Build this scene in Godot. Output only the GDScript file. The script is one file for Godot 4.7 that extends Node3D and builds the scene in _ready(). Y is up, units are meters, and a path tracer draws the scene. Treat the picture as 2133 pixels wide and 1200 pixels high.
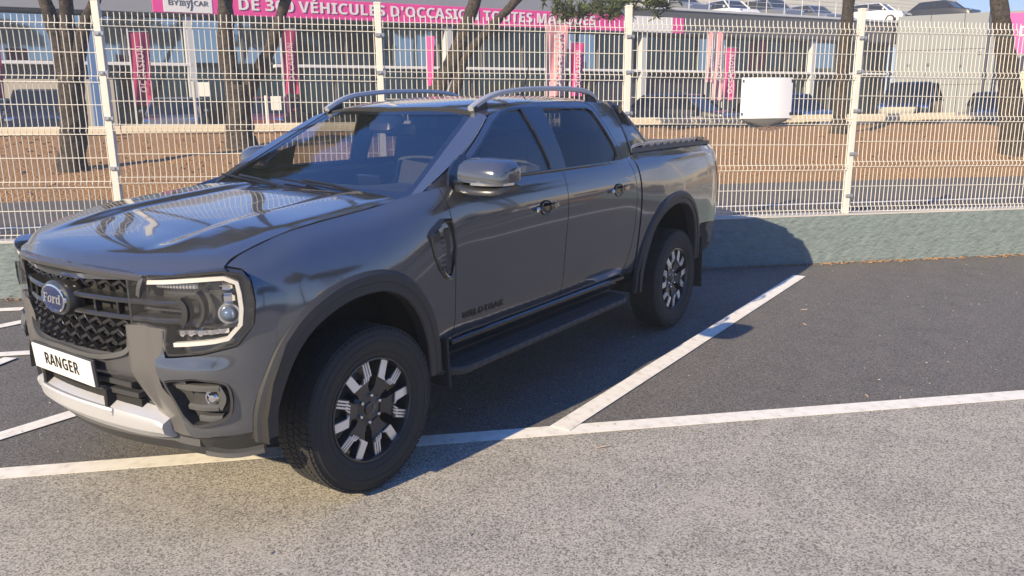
extends Node3D
# World axes: x runs rearward along the pickup, y up, z toward the pickup's left side; the origin lies on the ground under its front axle.
var M := {}
var rng := RandomNumberGenerator.new()
const A := Vector3(0.70710678, 0, 0.70710678)    # along the fence, to the right
const NV := Vector3(-0.70710678, 0, 0.70710678)  # out of the fence, toward the road

func fp(a: float, h: float, n: float) -> Vector3:
	return A * a + NV * n + Vector3(0, h, 0)

class MB:
	var V := PackedVector3Array()
	var N := PackedVector3Array()
	func tri(a: Vector3, b: Vector3, c: Vector3) -> void:
		V.push_back(a); V.push_back(b); V.push_back(c)
		for i in 3: N.push_back(Vector3.ZERO)
	func trin(a: Vector3, b: Vector3, c: Vector3, na: Vector3, nb: Vector3, nc: Vector3) -> void:
		V.push_back(a); V.push_back(b); V.push_back(c)
		N.push_back(na); N.push_back(nb); N.push_back(nc)
	func quad(a: Vector3, b: Vector3, c: Vector3, d: Vector3) -> void:
		tri(a, b, c); tri(a, c, d)
	func poly_out(p: Array, c: Vector3) -> void:
		var m := Vector3.ZERO
		for q in p: m += q
		m /= p.size()
		var nn := Vector3.ZERO
		for i in range(1, p.size() - 1): nn += (p[i] - p[0]).cross(p[i + 1] - p[0])
		if nn.dot(m - c) < 0: p.reverse()
		for i in range(1, p.size() - 1): tri(p[0], p[i], p[i + 1])
	func box(c: Vector3, s: Vector3, bev := 0.0, b := Basis()) -> void:
		var h := s * 0.5
		bev = minf(bev, minf(h.x, minf(h.y, h.z)) * 0.98)
		var sg := [-1.0, 1.0]
		if bev <= 0.0:
			for ax in 3:
				for d in sg:
					var q := []
					for e in [[-1, -1], [1, -1], [1, 1], [-1, 1]]:
						var v := Vector3.ZERO
						v[ax] = d * h[ax]; v[(ax + 1) % 3] = e[0] * h[(ax + 1) % 3]; v[(ax + 2) % 3] = e[1] * h[(ax + 2) % 3]
						q.append(c + b * v)
					poly_out(q, c)
			return
		var pt := func(x, y, z, ax):
			var v := Vector3(x * h.x, y * h.y, z * h.z)
			for k in 3:
				if k != ax: v[k] -= bev * signf(v[k])
			return c + b * v
		for ax in 3:
			var a1 := (ax + 1) % 3
			var a2 := (ax + 2) % 3
			for d in sg:
				var q := []
				for e in [[-1.0, -1.0], [1.0, -1.0], [1.0, 1.0], [-1.0, 1.0]]:
					var s3 := Vector3.ZERO
					s3[ax] = d; s3[a1] = e[0]; s3[a2] = e[1]
					q.append(pt.call(s3.x, s3.y, s3.z, ax))
				poly_out(q, c)
			for d in sg:
				for e in sg:
					var s0 := Vector3.ZERO
					s0[a1] = d; s0[a2] = e; s0[ax] = -1.0
					var s1 := s0
					s1[ax] = 1.0
					poly_out([pt.call(s0.x, s0.y, s0.z, a1), pt.call(s1.x, s1.y, s1.z, a1), pt.call(s1.x, s1.y, s1.z, a2), pt.call(s0.x, s0.y, s0.z, a2)], c)
		for x in sg:
			for y in sg:
				for z in sg:
					poly_out([pt.call(x, y, z, 0), pt.call(x, y, z, 1), pt.call(x, y, z, 2)], c)
	func rings(R: Array, closed_ring := true, caps := true) -> void:   # R: rings of points, joined in order; faces look away from each ring's middle
		var cs := []
		for r in R:
			var m := Vector3.ZERO
			for q in r: m += q
			cs.append(m / r.size())
		for i in R.size() - 1:
			var n: int = R[i].size()
			for j in (n if closed_ring else n - 1):
				var k := (j + 1) % n
				poly_out([R[i][j], R[i][k], R[i + 1][k], R[i + 1][j]], (cs[i] + cs[i + 1]) * 0.5)
		if caps:
			poly_fan(R[0], cs[0], cs[0] - cs[1]); poly_fan(R[-1], cs[-1], cs[-1] - cs[-2])
	func poly_fan(r: Array, m: Vector3, dir: Vector3) -> void:
		for j in r.size():
			var a: Vector3 = r[j]
			var b: Vector3 = r[(j + 1) % r.size()]
			if (a - m).cross(b - m).dot(dir) < 0: tri(m, b, a)
			else: tri(m, a, b)
	func sweep(path: Array, prof: Array, up := Vector3.UP, caps := true, scales := []) -> void:
		var R := []
		for i in path.size():
			var t: Vector3 = (path[mini(i + 1, path.size() - 1)] - path[maxi(i - 1, 0)]).normalized()
			var s := t.cross(up).normalized()
			var u := s.cross(t)
			var k: float = scales[i] if scales.size() else 1.0
			var r := []
			for q in prof: r.append(path[i] + (s * q.x + u * q.y) * k)
			R.append(r)
		rings(R, true, caps)
	func tube(path: Array, rad, sides := 8, caps := true) -> void:
		var R := []
		var up := Vector3.UP
		for i in path.size():
			var t: Vector3 = (path[mini(i + 1, path.size() - 1)] - path[maxi(i - 1, 0)]).normalized()
			if absf(t.dot(up)) > 0.9: up = Vector3.RIGHT if absf(t.x) < 0.9 else Vector3.BACK
			var s := t.cross(up).normalized()
			up = s.cross(t).normalized()
			var rr: float = rad[i] if rad is Array else rad
			var r := []
			for j in sides:
				var an := TAU * j / sides
				r.append(path[i] + (s * cos(an) + up * sin(an)) * rr)
			R.append(r)
		rings(R, true, caps)
	func lathe(prof: Array, xf: Transform3D, segs := 32, flip := false) -> void:   # prof: (radius, along local y)
		for i in prof.size() - 1:
			for j in segs:
				var a0 := TAU * j / segs
				var a1 := TAU * (j + 1) / segs
				var p: Vector2 = prof[i]
				var q: Vector2 = prof[i + 1]
				var a := xf * Vector3(p.x * cos(a0), p.y, p.x * sin(a0))
				var b := xf * Vector3(p.x * cos(a1), p.y, p.x * sin(a1))
				var c := xf * Vector3(q.x * cos(a1), q.y, q.x * sin(a1))
				var d := xf * Vector3(q.x * cos(a0), q.y, q.x * sin(a0))
				if flip: quad(d, c, b, a)
				else: quad(a, b, c, d)
	func prism(poly: Array, d: float, xf := Transform3D(), back := true) -> void:   # polygon in local x, y; from local z = 0 to d
		var p := PackedVector2Array(poly)
		if Geometry2D.is_polygon_clockwise(p): p.reverse()
		var ix := Geometry2D.triangulate_polygon(p)
		for i in range(0, ix.size(), 3):
			var a := p[ix[i]]
			var b := p[ix[i + 1]]
			var c := p[ix[i + 2]]
			if (b - a).cross(c - a) < 0:
				var t := b
				b = c; c = t
			tri(xf * Vector3(a.x, a.y, d), xf * Vector3(b.x, b.y, d), xf * Vector3(c.x, c.y, d))
			if back: tri(xf * Vector3(a.x, a.y, 0), xf * Vector3(c.x, c.y, 0), xf * Vector3(b.x, b.y, 0))
		for i in p.size():
			var a := p[i]
			var b := p[(i + 1) % p.size()]
			quad(xf * Vector3(a.x, a.y, 0), xf * Vector3(b.x, b.y, 0), xf * Vector3(b.x, b.y, d), xf * Vector3(a.x, a.y, d))
	func grid(P: Array, out: Vector3, nrm := true) -> void:   # P[i][j]; smooth normals turned to the side of out in the middle
		var nu := P.size()
		var nv: int = P[0].size()
		var G := []
		for i in nu:
			var row := PackedVector3Array()
			for j in nv:
				var du: Vector3 = P[mini(i + 1, nu - 1)][j] - P[maxi(i - 1, 0)][j]
				var dv: Vector3 = P[i][mini(j + 1, nv - 1)] - P[i][maxi(j - 1, 0)]
				row.push_back(du.cross(dv).normalized())
			G.append(row)
		var sgn := 1.0 if G[nu / 2][nv / 2].dot(out) > 0 else -1.0
		for i in nu - 1:
			for j in nv - 1:
				var a: Vector3 = P[i][j]
				var b: Vector3 = P[i + 1][j]
				var c: Vector3 = P[i + 1][j + 1]
				var d: Vector3 = P[i][j + 1]
				if sgn > 0:
					if nrm:
						trin(a, b, c, G[i][j], G[i + 1][j], G[i + 1][j + 1]); trin(a, c, d, G[i][j], G[i + 1][j + 1], G[i][j + 1])
					else: quad(a, b, c, d)
				else:
					if nrm:
						trin(a, c, b, -G[i][j], -G[i + 1][j + 1], -G[i + 1][j]); trin(a, d, c, -G[i][j], -G[i][j + 1], -G[i + 1][j + 1])
					else: quad(d, c, b, a)
	func clip(f: Callable) -> MB:   # keeps where f > 0
		var o := MB.new()
		for i in range(0, V.size(), 3):
			var d := [f.call(V[i]), f.call(V[i + 1]), f.call(V[i + 2])]
			var k := int(d[0] > 0) + int(d[1] > 0) + int(d[2] > 0)
			if k == 3: o.trin(V[i], V[i + 1], V[i + 2], N[i], N[i + 1], N[i + 2])
			elif k > 0:
				var pv := []
				var pn := []
				for e in 3:
					var g := (e + 1) % 3
					if d[e] > 0:
						pv.append(V[i + e]); pn.append(N[i + e])
					if (d[e] > 0) != (d[g] > 0):
						var t: float = d[e] / (d[e] - d[g])
						pv.append(V[i + e].lerp(V[i + g], t)); pn.append(N[i + e].lerp(N[i + g], t))
				o.trin(pv[0], pv[1], pv[2], pn[0], pn[1], pn[2])
				if pv.size() == 4: o.trin(pv[0], pv[2], pv[3], pn[0], pn[2], pn[3])
		return o
	func moved(d: float) -> MB:   # the same sheet, moved along its normals
		var o := MB.new()
		for i in V.size():
			o.V.push_back(V[i] + N[i] * d); o.N.push_back(N[i])
		return o
	func slab(d: float) -> MB:   # the sheet with a skirt of depth d behind its open edges
		var o := MB.new()
		o.V.append_array(V); o.N.append_array(N)
		var cnt := {}
		for i in range(0, V.size(), 3):
			for e in 3:
				var a := Vector3i((V[i + e] * 5000.0).round())
				var b := Vector3i((V[i + (e + 1) % 3] * 5000.0).round())
				if a == b: continue
				if cnt.has([b, a]): cnt.erase([b, a])
				else: cnt[[a, b]] = [V[i + e], V[i + (e + 1) % 3], N[i + e], N[i + (e + 1) % 3]]
		for k in cnt:
			var q: Array = cnt[k]
			o.quad(q[1], q[0], q[0] - q[2].normalized() * d, q[1] - q[3].normalized() * d)
		return o
	func mirror() -> MB:
		var o := MB.new()
		var f := Vector3(1, 1, -1)
		for i in range(0, V.size(), 3):
			for k in [0, 2, 1]:
				o.V.push_back(V[i + k] * f); o.N.push_back(N[i + k] * f)
		return o
	func add(m: MB, xf := Transform3D()) -> void:
		for i in m.V.size():
			V.push_back(xf * m.V[i]); N.push_back(xf.basis * m.N[i])
	func mesh(m: Material, smooth := 30.0) -> ArrayMesh:
		var nf := V.size() / 3
		var fn := PackedVector3Array()
		fn.resize(nf)
		var auto := false
		for i in nf:
			fn[i] = (V[3 * i + 1] - V[3 * i]).cross(V[3 * i + 2] - V[3 * i])
			if N[3 * i] == Vector3.ZERO: auto = true
		var vn := N.duplicate()
		if auto:
			var at := {}
			if smooth > 0:
				for i in V.size():
					if N[i] != Vector3.ZERO: continue
					var key := Vector3i((V[i] * 4000.0).round())
					if at.has(key): at[key].push_back(i / 3)
					else: at[key] = PackedInt32Array([i / 3])
			var lim := cos(deg_to_rad(smooth))
			for i in V.size():
				if N[i] != Vector3.ZERO: continue
				var f0 := fn[i / 3]
				var n0 := f0.normalized()
				if smooth > 0:
					var s := Vector3.ZERO
					for k in at[Vector3i((V[i] * 4000.0).round())]:
						if fn[k].normalized().dot(n0) >= lim: s += fn[k]
					n0 = s.normalized() if s.length_squared() > 0 else n0
				vn[i] = n0
		var w := PackedVector3Array()
		var wn := PackedVector3Array()
		for i in nf:
			if fn[i].length_squared() < 1e-18: continue
			var s := vn[3 * i] + vn[3 * i + 1] + vn[3 * i + 2]
			var order := [0, 2, 1] if fn[i].dot(s) >= 0 else [0, 1, 2]
			for k in order:
				w.push_back(V[3 * i + k]); wn.push_back(vn[3 * i + k].normalized())
		var arr := []
		arr.resize(Mesh.ARRAY_MAX)
		arr[Mesh.ARRAY_VERTEX] = w
		arr[Mesh.ARRAY_NORMAL] = wn
		var am := ArrayMesh.new()
		am.add_surface_from_arrays(Mesh.PRIMITIVE_TRIANGLES, arr)
		am.surface_set_material(0, m)
		return am

func emit(mb: MB, called: String, m: Material, parent: Node = self, smooth := 30.0) -> MeshInstance3D:
	if trim_right_side and parent is Node3D and (parent as Node3D).position == Vector3.ZERO:
		for i in mb.V.size():
			if mb.V[i].z < -0.3: mb.V[i].z = -0.3 + (mb.V[i].z + 0.3) * (0.93 - 0.07 * smoothstep(-0.2, -0.6, mb.V[i].x))
	var o := MeshInstance3D.new()
	o.name = called
	o.mesh = mb.mesh(m, smooth)
	put(o, parent)
	return o

var trim_right_side := false
var used := {}
func put(o: Node, parent: Node) -> void:
	var key := [parent, String(o.name)]
	var n: int = used.get(key, 0)
	used[key] = n + 1
	if n: o.name = "%s_%03d" % [o.name, n]
	parent.add_child(o, true)

func node(called: String, at := Vector3.ZERO, parent: Node = self) -> Node3D:
	var o := Node3D.new()
	o.name = called
	put(o, parent)
	o.position = at
	return o

func tag(o: Node, label: String, category: String, group := "") -> Node:
	o.set_meta("label", label); o.set_meta("category", category)
	if group: o.set_meta("group", group)
	return o

func kind(o: Node, k: String) -> Node:
	o.set_meta("kind", k)
	return o

func lin(r: float, g: float, b: float) -> Color:
	return Color(r, g, b).linear_to_srgb()

func mat(c: Color, rough := 0.6, metal := 0.0, coat := 0.0) -> StandardMaterial3D:
	var m := StandardMaterial3D.new()
	m.albedo_color = c; m.roughness = rough; m.metallic = metal
	if coat > 0:
		m.clearcoat_enabled = true; m.clearcoat = coat; m.clearcoat_roughness = 0.03
	return m

func glass(c: Color, alpha: float) -> StandardMaterial3D:
	var m := mat(Color(c.r, c.g, c.b, alpha), 0.02)
	m.transparency = BaseMaterial3D.TRANSPARENCY_ALPHA
	return m

func herm(x0: float, x1: float, y0, y1, m0, m1, x: float):
	var h := x1 - x0
	var t := (x - x0) / h
	return y0 * (2 * t * t * t - 3 * t * t + 1) + m0 * h * (t * t * t - 2 * t * t + t) + y1 * (3 * t * t - 2 * t * t * t) + m1 * h * (t * t * t - t * t)

func curve(pts: Array, n: int) -> Array:   # a smooth line through the points, n steps per span
	var h := []
	for i in pts.size() - 1: h.append(maxf((pts[i + 1] - pts[i]).length(), 1e-5))
	var t := []
	for i in pts.size():
		if i == 0: t.append((pts[1] - pts[0]) / h[0])
		elif i == pts.size() - 1: t.append((pts[i] - pts[i - 1]) / h[i - 1])
		else: t.append(((pts[i + 1] - pts[i]) / h[i] * h[i - 1] + (pts[i] - pts[i - 1]) / h[i - 1] * h[i]) / (h[i] + h[i - 1]))
	var o := []
	for i in pts.size() - 1:
		for k in n: o.append(herm(0.0, h[i], pts[i], pts[i + 1], t[i], t[i + 1], h[i] * k / n))
	o.append(pts[-1])
	return o

func pw(xs: Array, ys: Array, x: float) -> float:   # smooth table look-up without overshoot
	var n := xs.size()
	if x <= xs[0]: return ys[0]
	if x >= xs[n - 1]: return ys[n - 1]
	var i := 0
	while x > xs[i + 1]: i += 1
	var s := func(k): return (ys[k + 1] - ys[k]) / (xs[k + 1] - xs[k])
	var tg := func(k):
		if k == 0: return s.call(0)
		if k == n - 1: return s.call(n - 2)
		var a: float = s.call(k - 1)
		var b: float = s.call(k)
		return 0.0 if a * b <= 0 else 2 * a * b / (a + b)
	return herm(xs[i], xs[i + 1], ys[i], ys[i + 1], tg.call(i), tg.call(i + 1), x)

func sd(poly: PackedVector2Array, p: Vector2) -> float:   # signed distance to a polygon, positive inside
	var d := INF
	var ins := false
	var n := poly.size()
	var j := n - 1
	for i in n:
		var a := poly[i]
		var b := poly[j]
		var e := b - a
		var w := p - a
		d = minf(d, (w - e * clampf(w.dot(e) / maxf(e.length_squared(), 1e-12), 0, 1)).length_squared())
		if (a.y > p.y) != (b.y > p.y) and p.x < (b.x - a.x) * (p.y - a.y) / (b.y - a.y) + a.x: ins = not ins
		j = i
	return sqrt(d) if ins else -sqrt(d)

func pv(a: Array) -> PackedVector2Array:
	var o := PackedVector2Array()
	for i in range(0, a.size(), 2): o.push_back(Vector2(a[i], a[i + 1]))
	return o

func v2(a: Array) -> Array:
	return Array(pv(a))

func text(s: String, called: String, size: float, depth: float, m: Material, xf: Transform3D, parent: Node, font := "Droid Sans", weight := 700, italic := false, stretch := 1.0) -> MeshInstance3D:
	var t := TextMesh.new()
	var f := SystemFont.new()
	f.font_names = [font]; f.font_weight = weight; f.font_italic = italic
	t.font = f; t.text = s; t.font_size = 48; t.pixel_size = size / 48.0 * 1.38; t.depth = depth
	t.curve_step = 1.0
	var o := MeshInstance3D.new()
	o.name = called; o.mesh = t; o.material_override = m
	put(o, parent)
	o.transform = xf * Transform3D(Basis().scaled(Vector3(stretch, 1, 1)), Vector3.ZERO)
	return o

func noise_tex(freq: float, size: int, ramp: Array, type := FastNoiseLite.TYPE_SIMPLEX_SMOOTH, oct := 4, sd0 := 1, normal := 0.0) -> NoiseTexture2D:
	var n := FastNoiseLite.new()
	n.noise_type = type; n.frequency = freq; n.fractal_octaves = oct; n.seed = sd0
	if type == FastNoiseLite.TYPE_CELLULAR: n.cellular_return_type = FastNoiseLite.RETURN_CELL_VALUE
	var t := NoiseTexture2D.new()
	t.width = size; t.height = size; t.seamless = true; t.seamless_blend_skirt = 0.15; t.noise = n
	if normal > 0:
		t.as_normal_map = true; t.bump_strength = normal
	elif ramp.size():
		var g := Gradient.new()
		g.offsets = PackedFloat32Array(ramp.map(func(r): return r[0]))
		g.colors = PackedColorArray(ramp.map(func(r): return r[1]))
		t.color_ramp = g
	return t

func tri_map(m: StandardMaterial3D, scale: float) -> StandardMaterial3D:
	m.uv1_triplanar = true; m.uv1_world_triplanar = true
	m.uv1_scale = Vector3.ONE * scale
	return m

func make_materials() -> void:
	M.paint = mat(lin(0.138, 0.148, 0.166), 0.12, 0.68, 1.0)
	M.paint_mid = mat(lin(0.13, 0.127, 0.125), 0.5, 0.4, 0.3)
	M.paint_dark = mat(lin(0.10, 0.10, 0.105), 0.42, 0.5, 0.4)
	M.plastic = mat(lin(0.032, 0.033, 0.035), 0.55)
	M.plastic_grey = mat(lin(0.075, 0.077, 0.08), 0.5)
	M.flare = mat(lin(0.030, 0.031, 0.033), 0.5)
	M.gloss = mat(lin(0.012, 0.012, 0.013), 0.08, 0.0, 1.0)
	M.dark = mat(lin(0.012, 0.012, 0.012), 0.85)
	M.rubber = mat(lin(0.022, 0.022, 0.022), 0.72)
	M.silver = mat(lin(0.55, 0.56, 0.58), 0.38, 0.45)
	M.satin = mat(lin(0.42, 0.43, 0.45), 0.33, 0.6)
	M.chrome = mat(lin(0.75, 0.75, 0.76), 0.08, 1.0)
	M.machined = mat(lin(0.86, 0.82, 0.75), 0.35, 0.5)
	M.alloy = mat(lin(0.035, 0.036, 0.038), 0.32, 0.3, 0.6)
	M.white = mat(lin(0.62, 0.62, 0.61), 0.4)
	M.drl = mat(lin(0.60, 0.59, 0.56), 0.22)
	M.black = mat(lin(0.01, 0.01, 0.01), 0.35)
	M.glass = glass(lin(0.02, 0.025, 0.025), 0.10)
	M.glass_tint = glass(lin(0.008, 0.009, 0.009), 0.62)
	M.glass_lamp = glass(lin(0.2, 0.2, 0.2), 0.04)
	M.interior = mat(lin(0.022, 0.024, 0.028), 0.7)
	M.red = mat(lin(0.35, 0.02, 0.02), 0.15, 0.0, 1.0)
	M.blue_badge = mat(lin(0.018, 0.028, 0.10), 0.25, 0.2, 1.0)
	M.fence = mat(lin(0.64, 0.62, 0.56), 0.4)
	M.rail = mat(lin(0.42, 0.44, 0.47), 0.35, 0.35)
	M.lamp_inner = mat(lin(0.13, 0.135, 0.14), 0.25, 0.7)
	M.grey_dark = mat(lin(0.06, 0.06, 0.065), 0.6)
	# road: pale pebbles set in grey binder
	M.road = stones(Color(0.695, 0.675, 0.632), 0.27, 0.0047, 7)
	M.bay = stones(Color(0.415, 0.405, 0.39), 0.22, 0.0044, 9)
	M.lane = stones(Color(0.375, 0.37, 0.36), 0.14, 0.008, 11)
	M.line = mat(Color.WHITE, 0.7)
	M.line.albedo_texture = noise_tex(0.02, 512, [[0.0, Color(0.74, 0.72, 0.67)], [0.25, Color(0.86, 0.84, 0.79)], [0.5, Color(0.89, 0.875, 0.83)], [1.0, Color(0.92, 0.905, 0.865)]], FastNoiseLite.TYPE_SIMPLEX_SMOOTH, 6, 3)
	tri_map(M.line, 1.1)
	M.wall = mat(Color(0.475, 0.522, 0.527), 0.92)
	M.wall.albedo_texture = noise_tex(0.006, 512, [[0.0, Color(0.74, 0.76, 0.76)], [0.4, Color(0.95, 0.96, 0.96)], [0.65, Color(1, 1, 1)], [1.0, Color(0.88, 0.92, 0.92)]], FastNoiseLite.TYPE_SIMPLEX_SMOOTH, 5, 5)
	M.wall.normal_enabled = true
	M.wall.normal_texture = noise_tex(0.035, 512, [], FastNoiseLite.TYPE_SIMPLEX, 5, 6, 6.0)
	M.wall.normal_scale = 1.0
	tri_map(M.wall, 1.3)
	M.coping = mat(lin(0.46, 0.44, 0.40), 0.85)
	M.litter = mat(Color.WHITE, 0.95)
	M.litter.albedo_texture = noise_tex(0.03, 1024, [[0.0, Color(0.31, 0.215, 0.14)], [0.4, Color(0.52, 0.385, 0.24)], [0.65, Color(0.65, 0.50, 0.325)], [1.0, Color(0.81, 0.70, 0.52)]], FastNoiseLite.TYPE_SIMPLEX, 5, 8)
	M.litter.normal_enabled = true
	M.litter.normal_texture = noise_tex(0.04, 512, [], FastNoiseLite.TYPE_SIMPLEX_SMOOTH, 4, 9, 10.0)
	tri_map(M.litter, 0.6)

func stones(c: Color, vary: float, size: float, sdn: int) -> StandardMaterial3D:
	var m := mat(Color.WHITE, 0.88)
	var res := 1024
	var span := 1.4
	var n := FastNoiseLite.new()
	n.noise_type = FastNoiseLite.TYPE_CELLULAR; n.seed = sdn
	n.cellular_return_type = FastNoiseLite.RETURN_CELL_VALUE
	n.frequency = span / res / size * 0.75
	n.fractal_type = FastNoiseLite.FRACTAL_NONE
	var t := NoiseTexture2D.new()
	t.width = res; t.height = res; t.seamless = true; t.seamless_blend_skirt = 0.08; t.noise = n
	var g := Gradient.new()
	g.offsets = PackedFloat32Array([0.0, 0.3, 0.7, 1.0])
	var k := vary
	g.colors = PackedColorArray([c.darkened(k * 1.5), c.darkened(k * 0.45), c.lightened(k * 0.30), c.lightened(k * 0.95)])
	t.color_ramp = g
	m.albedo_texture = t
	var d := FastNoiseLite.new()
	d.noise_type = FastNoiseLite.TYPE_CELLULAR; d.seed = sdn
	d.cellular_return_type = FastNoiseLite.RETURN_DISTANCE2_SUB; d.frequency = n.frequency
	d.fractal_type = FastNoiseLite.FRACTAL_NONE
	var t2 := NoiseTexture2D.new()
	t2.width = res; t2.height = res; t2.seamless = true; t2.seamless_blend_skirt = 0.08; t2.noise = d
	t2.as_normal_map = true; t2.bump_strength = 5.0
	m.normal_enabled = true; m.normal_texture = t2; m.normal_scale = 0.8
	# slow patches of wear at a larger scale
	m.detail_enabled = true
	m.detail_blend_mode = BaseMaterial3D.BLEND_MODE_MUL
	m.detail_albedo = noise_tex(0.006, 512, [[0.0, Color(0.90, 0.90, 0.90)], [0.5, Color(0.97, 0.97, 0.968)], [1.0, Color(1, 0.995, 0.985)]], FastNoiseLite.TYPE_SIMPLEX_SMOOTH, 6, sdn + 1)
	m.detail_uv_layer = BaseMaterial3D.DETAIL_UV_1
	tri_map(m, 1.0 / span)
	return m

func sheet(poly: Array, y: float, called: String, m: Material, parent: Node = self) -> MeshInstance3D:   # a flat piece of ground; poly is x, z pairs
	var mb := MB.new()
	mb.prism(Array(pv(poly)), 0.002, Transform3D(Basis(Vector3.RIGHT, Vector3.BACK, Vector3.UP), Vector3(0, y - 0.002, 0)), false)
	return emit(mb, called, m, parent, 0)

func strip(a: Vector2, b: Vector2, w: float, y: float, called: String) -> void:
	var d := (b - a).normalized()
	var p := Vector2(-d.y, d.x) * w * 0.5
	kind(sheet([a.x - p.x, a.y - p.y, b.x - p.x, b.y - p.y, b.x + p.x, b.y + p.y, a.x + p.x, a.y + p.y], y, called, M.line), "structure")

func an(a: float, n: float) -> Vector2:
	var v := fp(a, 0, n)
	return Vector2(v.x, v.z)

func an_sheet(a0: float, a1: float, n0: float, n1: float, y: float, called: String, m: Material) -> void:
	var q := []
	for e in [an(a0, n0), an(a1, n0), an(a1, n1), an(a0, n1)]: q.append_array([e.x, e.y])
	kind(sheet(q, y, called, m), "structure")

func _ready() -> void:
	rng.seed = 41
	var cam := Camera3D.new()
	cam.name = "camera"
	cam.fov = 39.8569
	cam.far = 600
	cam.transform = Transform3D(Basis(Vector3(0.576601, -0.007747, 0.816989), Vector3(0.189363, 0.973994, -0.124409), -Vector3(0.794779, -0.226442, -0.563073)), Vector3(-2.381127, 1.726191, 3.362777))
	add_child(cam)
	var we := WorldEnvironment.new()
	we.name = "daylight"
	var env := Environment.new()
	env.background_mode = Environment.BG_SKY
	var sm := ProceduralSkyMaterial.new()
	sm.sky_top_color = Color(0.20, 0.40, 0.70)
	sm.sky_horizon_color = Color(0.70, 0.80, 0.90)
	sm.sky_curve = 0.12
	sm.ground_bottom_color = Color(0.3, 0.29, 0.28)
	sm.ground_horizon_color = Color(0.55, 0.58, 0.60)
	sm.sun_angle_max = 20
	sm.energy_multiplier = 1.0
	var sky := Sky.new()
	sky.sky_material = sm
	env.sky = sky
	env.tonemap_mode = Environment.TONE_MAPPER_LINEAR
	env.tonemap_exposure = 1.8
	env.sdfgi_enabled = true; env.ssao_enabled = true; env.ssil_enabled = true
	env.fog_enabled = true
	env.fog_density = 0.0028
	env.fog_light_color = Color(0.80, 0.83, 0.86)
	we.environment = env
	add_child(we)
	var sun := DirectionalLight3D.new()
	sun.name = "sun"
	sun.light_energy = 1.6
	sun.light_color = Color(1.0, 0.915, 0.77)
	sun.light_angular_distance = 0.5
	sun.shadow_enabled = true
	add_child(sun)
	sun.look_at_from_position(Vector3.ZERO, Vector3(1.95, -1.0, 0.2), Vector3.UP)
	make_materials()
	ground()
	grit()
	wall_and_fence()
	pickup()
	surroundings()

func ground() -> void:
	# the whole ground as one sheet; the road, the bays and the markings lie on it
	kind(sheet([-140, -140, 140, -140, 140, 140, -140, 140], -0.012, "ground", M.lane), "structure")
	an_sheet(-40, 45, 0.20, 9.0, -0.004, "road", M.road)
	an_sheet(-40, 45, -3.77, 0.20, -0.004, "parking_bay_asphalt", M.bay)
	strip(an(-30, 0.143), an(40, 0.143), 0.125, 0.0, "edge_line")
	strip(Vector2(1.06, 1.237), Vector2(5.72, 1.195), 0.12, 0.004, "bay_line")
	strip(Vector2(-1.30, -1.20), Vector2(3.6, -1.20), 0.115, 0.004, "bay_line")
	strip(Vector2(-3.75, -3.6), Vector2(0.9, -3.6), 0.115, 0.004, "bay_line")
	strip(Vector2(3.5, 3.65), Vector2(8.2, 3.65), 0.115, 0.004, "bay_line")
	strip(Vector2(5.9, 6.08), Vector2(10.6, 6.08), 0.115, 0.004, "bay_line")
	strip(Vector2(8.3, 8.5), Vector2(13.0, 8.5), 0.115, 0.004, "bay_line")
	strip(an(-6, -3.33), an(-2.4, -3.33), 0.11, 0.004, "wall_line")
	strip(Vector2(-0.35, -3.05), Vector2(0.22, -2.52), 0.10, 0.004, "corner_mark")
	strip(Vector2(-0.06, -2.62), Vector2(-0.28, -2.52), 0.10, 0.008, "corner_mark")

func grit() -> void:
	# loose chippings, twigs and bits of bark that lie about on the asphalt
	var mb := MB.new()
	for k in 420:
		var p := fp(rng.randf_range(-1.5, 8.5), 0.003, rng.randf_range(-3.6, 2.6))
		var s := rng.randf_range(0.004, 0.011)
		mb.box(p, Vector3(s, s * 0.7, s * rng.randf_range(0.7, 1.4)), s * 0.25, Basis(Vector3(0.1, 1, 0.2).normalized(), rng.randf() * TAU))
	kind(emit(mb, "loose_grit", mat(lin(0.33, 0.31, 0.28), 0.9), self, 0), "stuff")
	var spots := [[0.98, 1.55, 0.09], [3.9, 1.75, 0.05], [4.35, 1.62, 0.06], [2.5, 2.5, 0.05]]
	var names := ["thin pale twig lying on the road below the corner of the bay lines", "small piece of bark lying near the mirror's shadow", "reddish bark chip lying on the asphalt right of the bay line", "short dry twig lying on the bay asphalt near the edge line"]
	for i in spots.size():
		var q: Array = spots[i]
		var tw := MB.new()
		var d: Vector3 = Vector3(cos(i * 1.7 + 0.6), 0, sin(i * 1.7 + 0.6)) * q[2] * 0.5
		tw.tube([Vector3(0, 0.004, 0) - d, Vector3(0, 0.008, 0) + d.cross(Vector3.UP) * 0.12, Vector3(0, 0.004, 0) + d], [0.002, 0.004, 0.002], 6)
		var o := emit(tw, "twig", mat(lin(0.42, 0.33, 0.25), 0.9), self, 50)
		o.position = Vector3(q[0], 0.0, q[1])
		tag(o, names[i], "twig")

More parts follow.
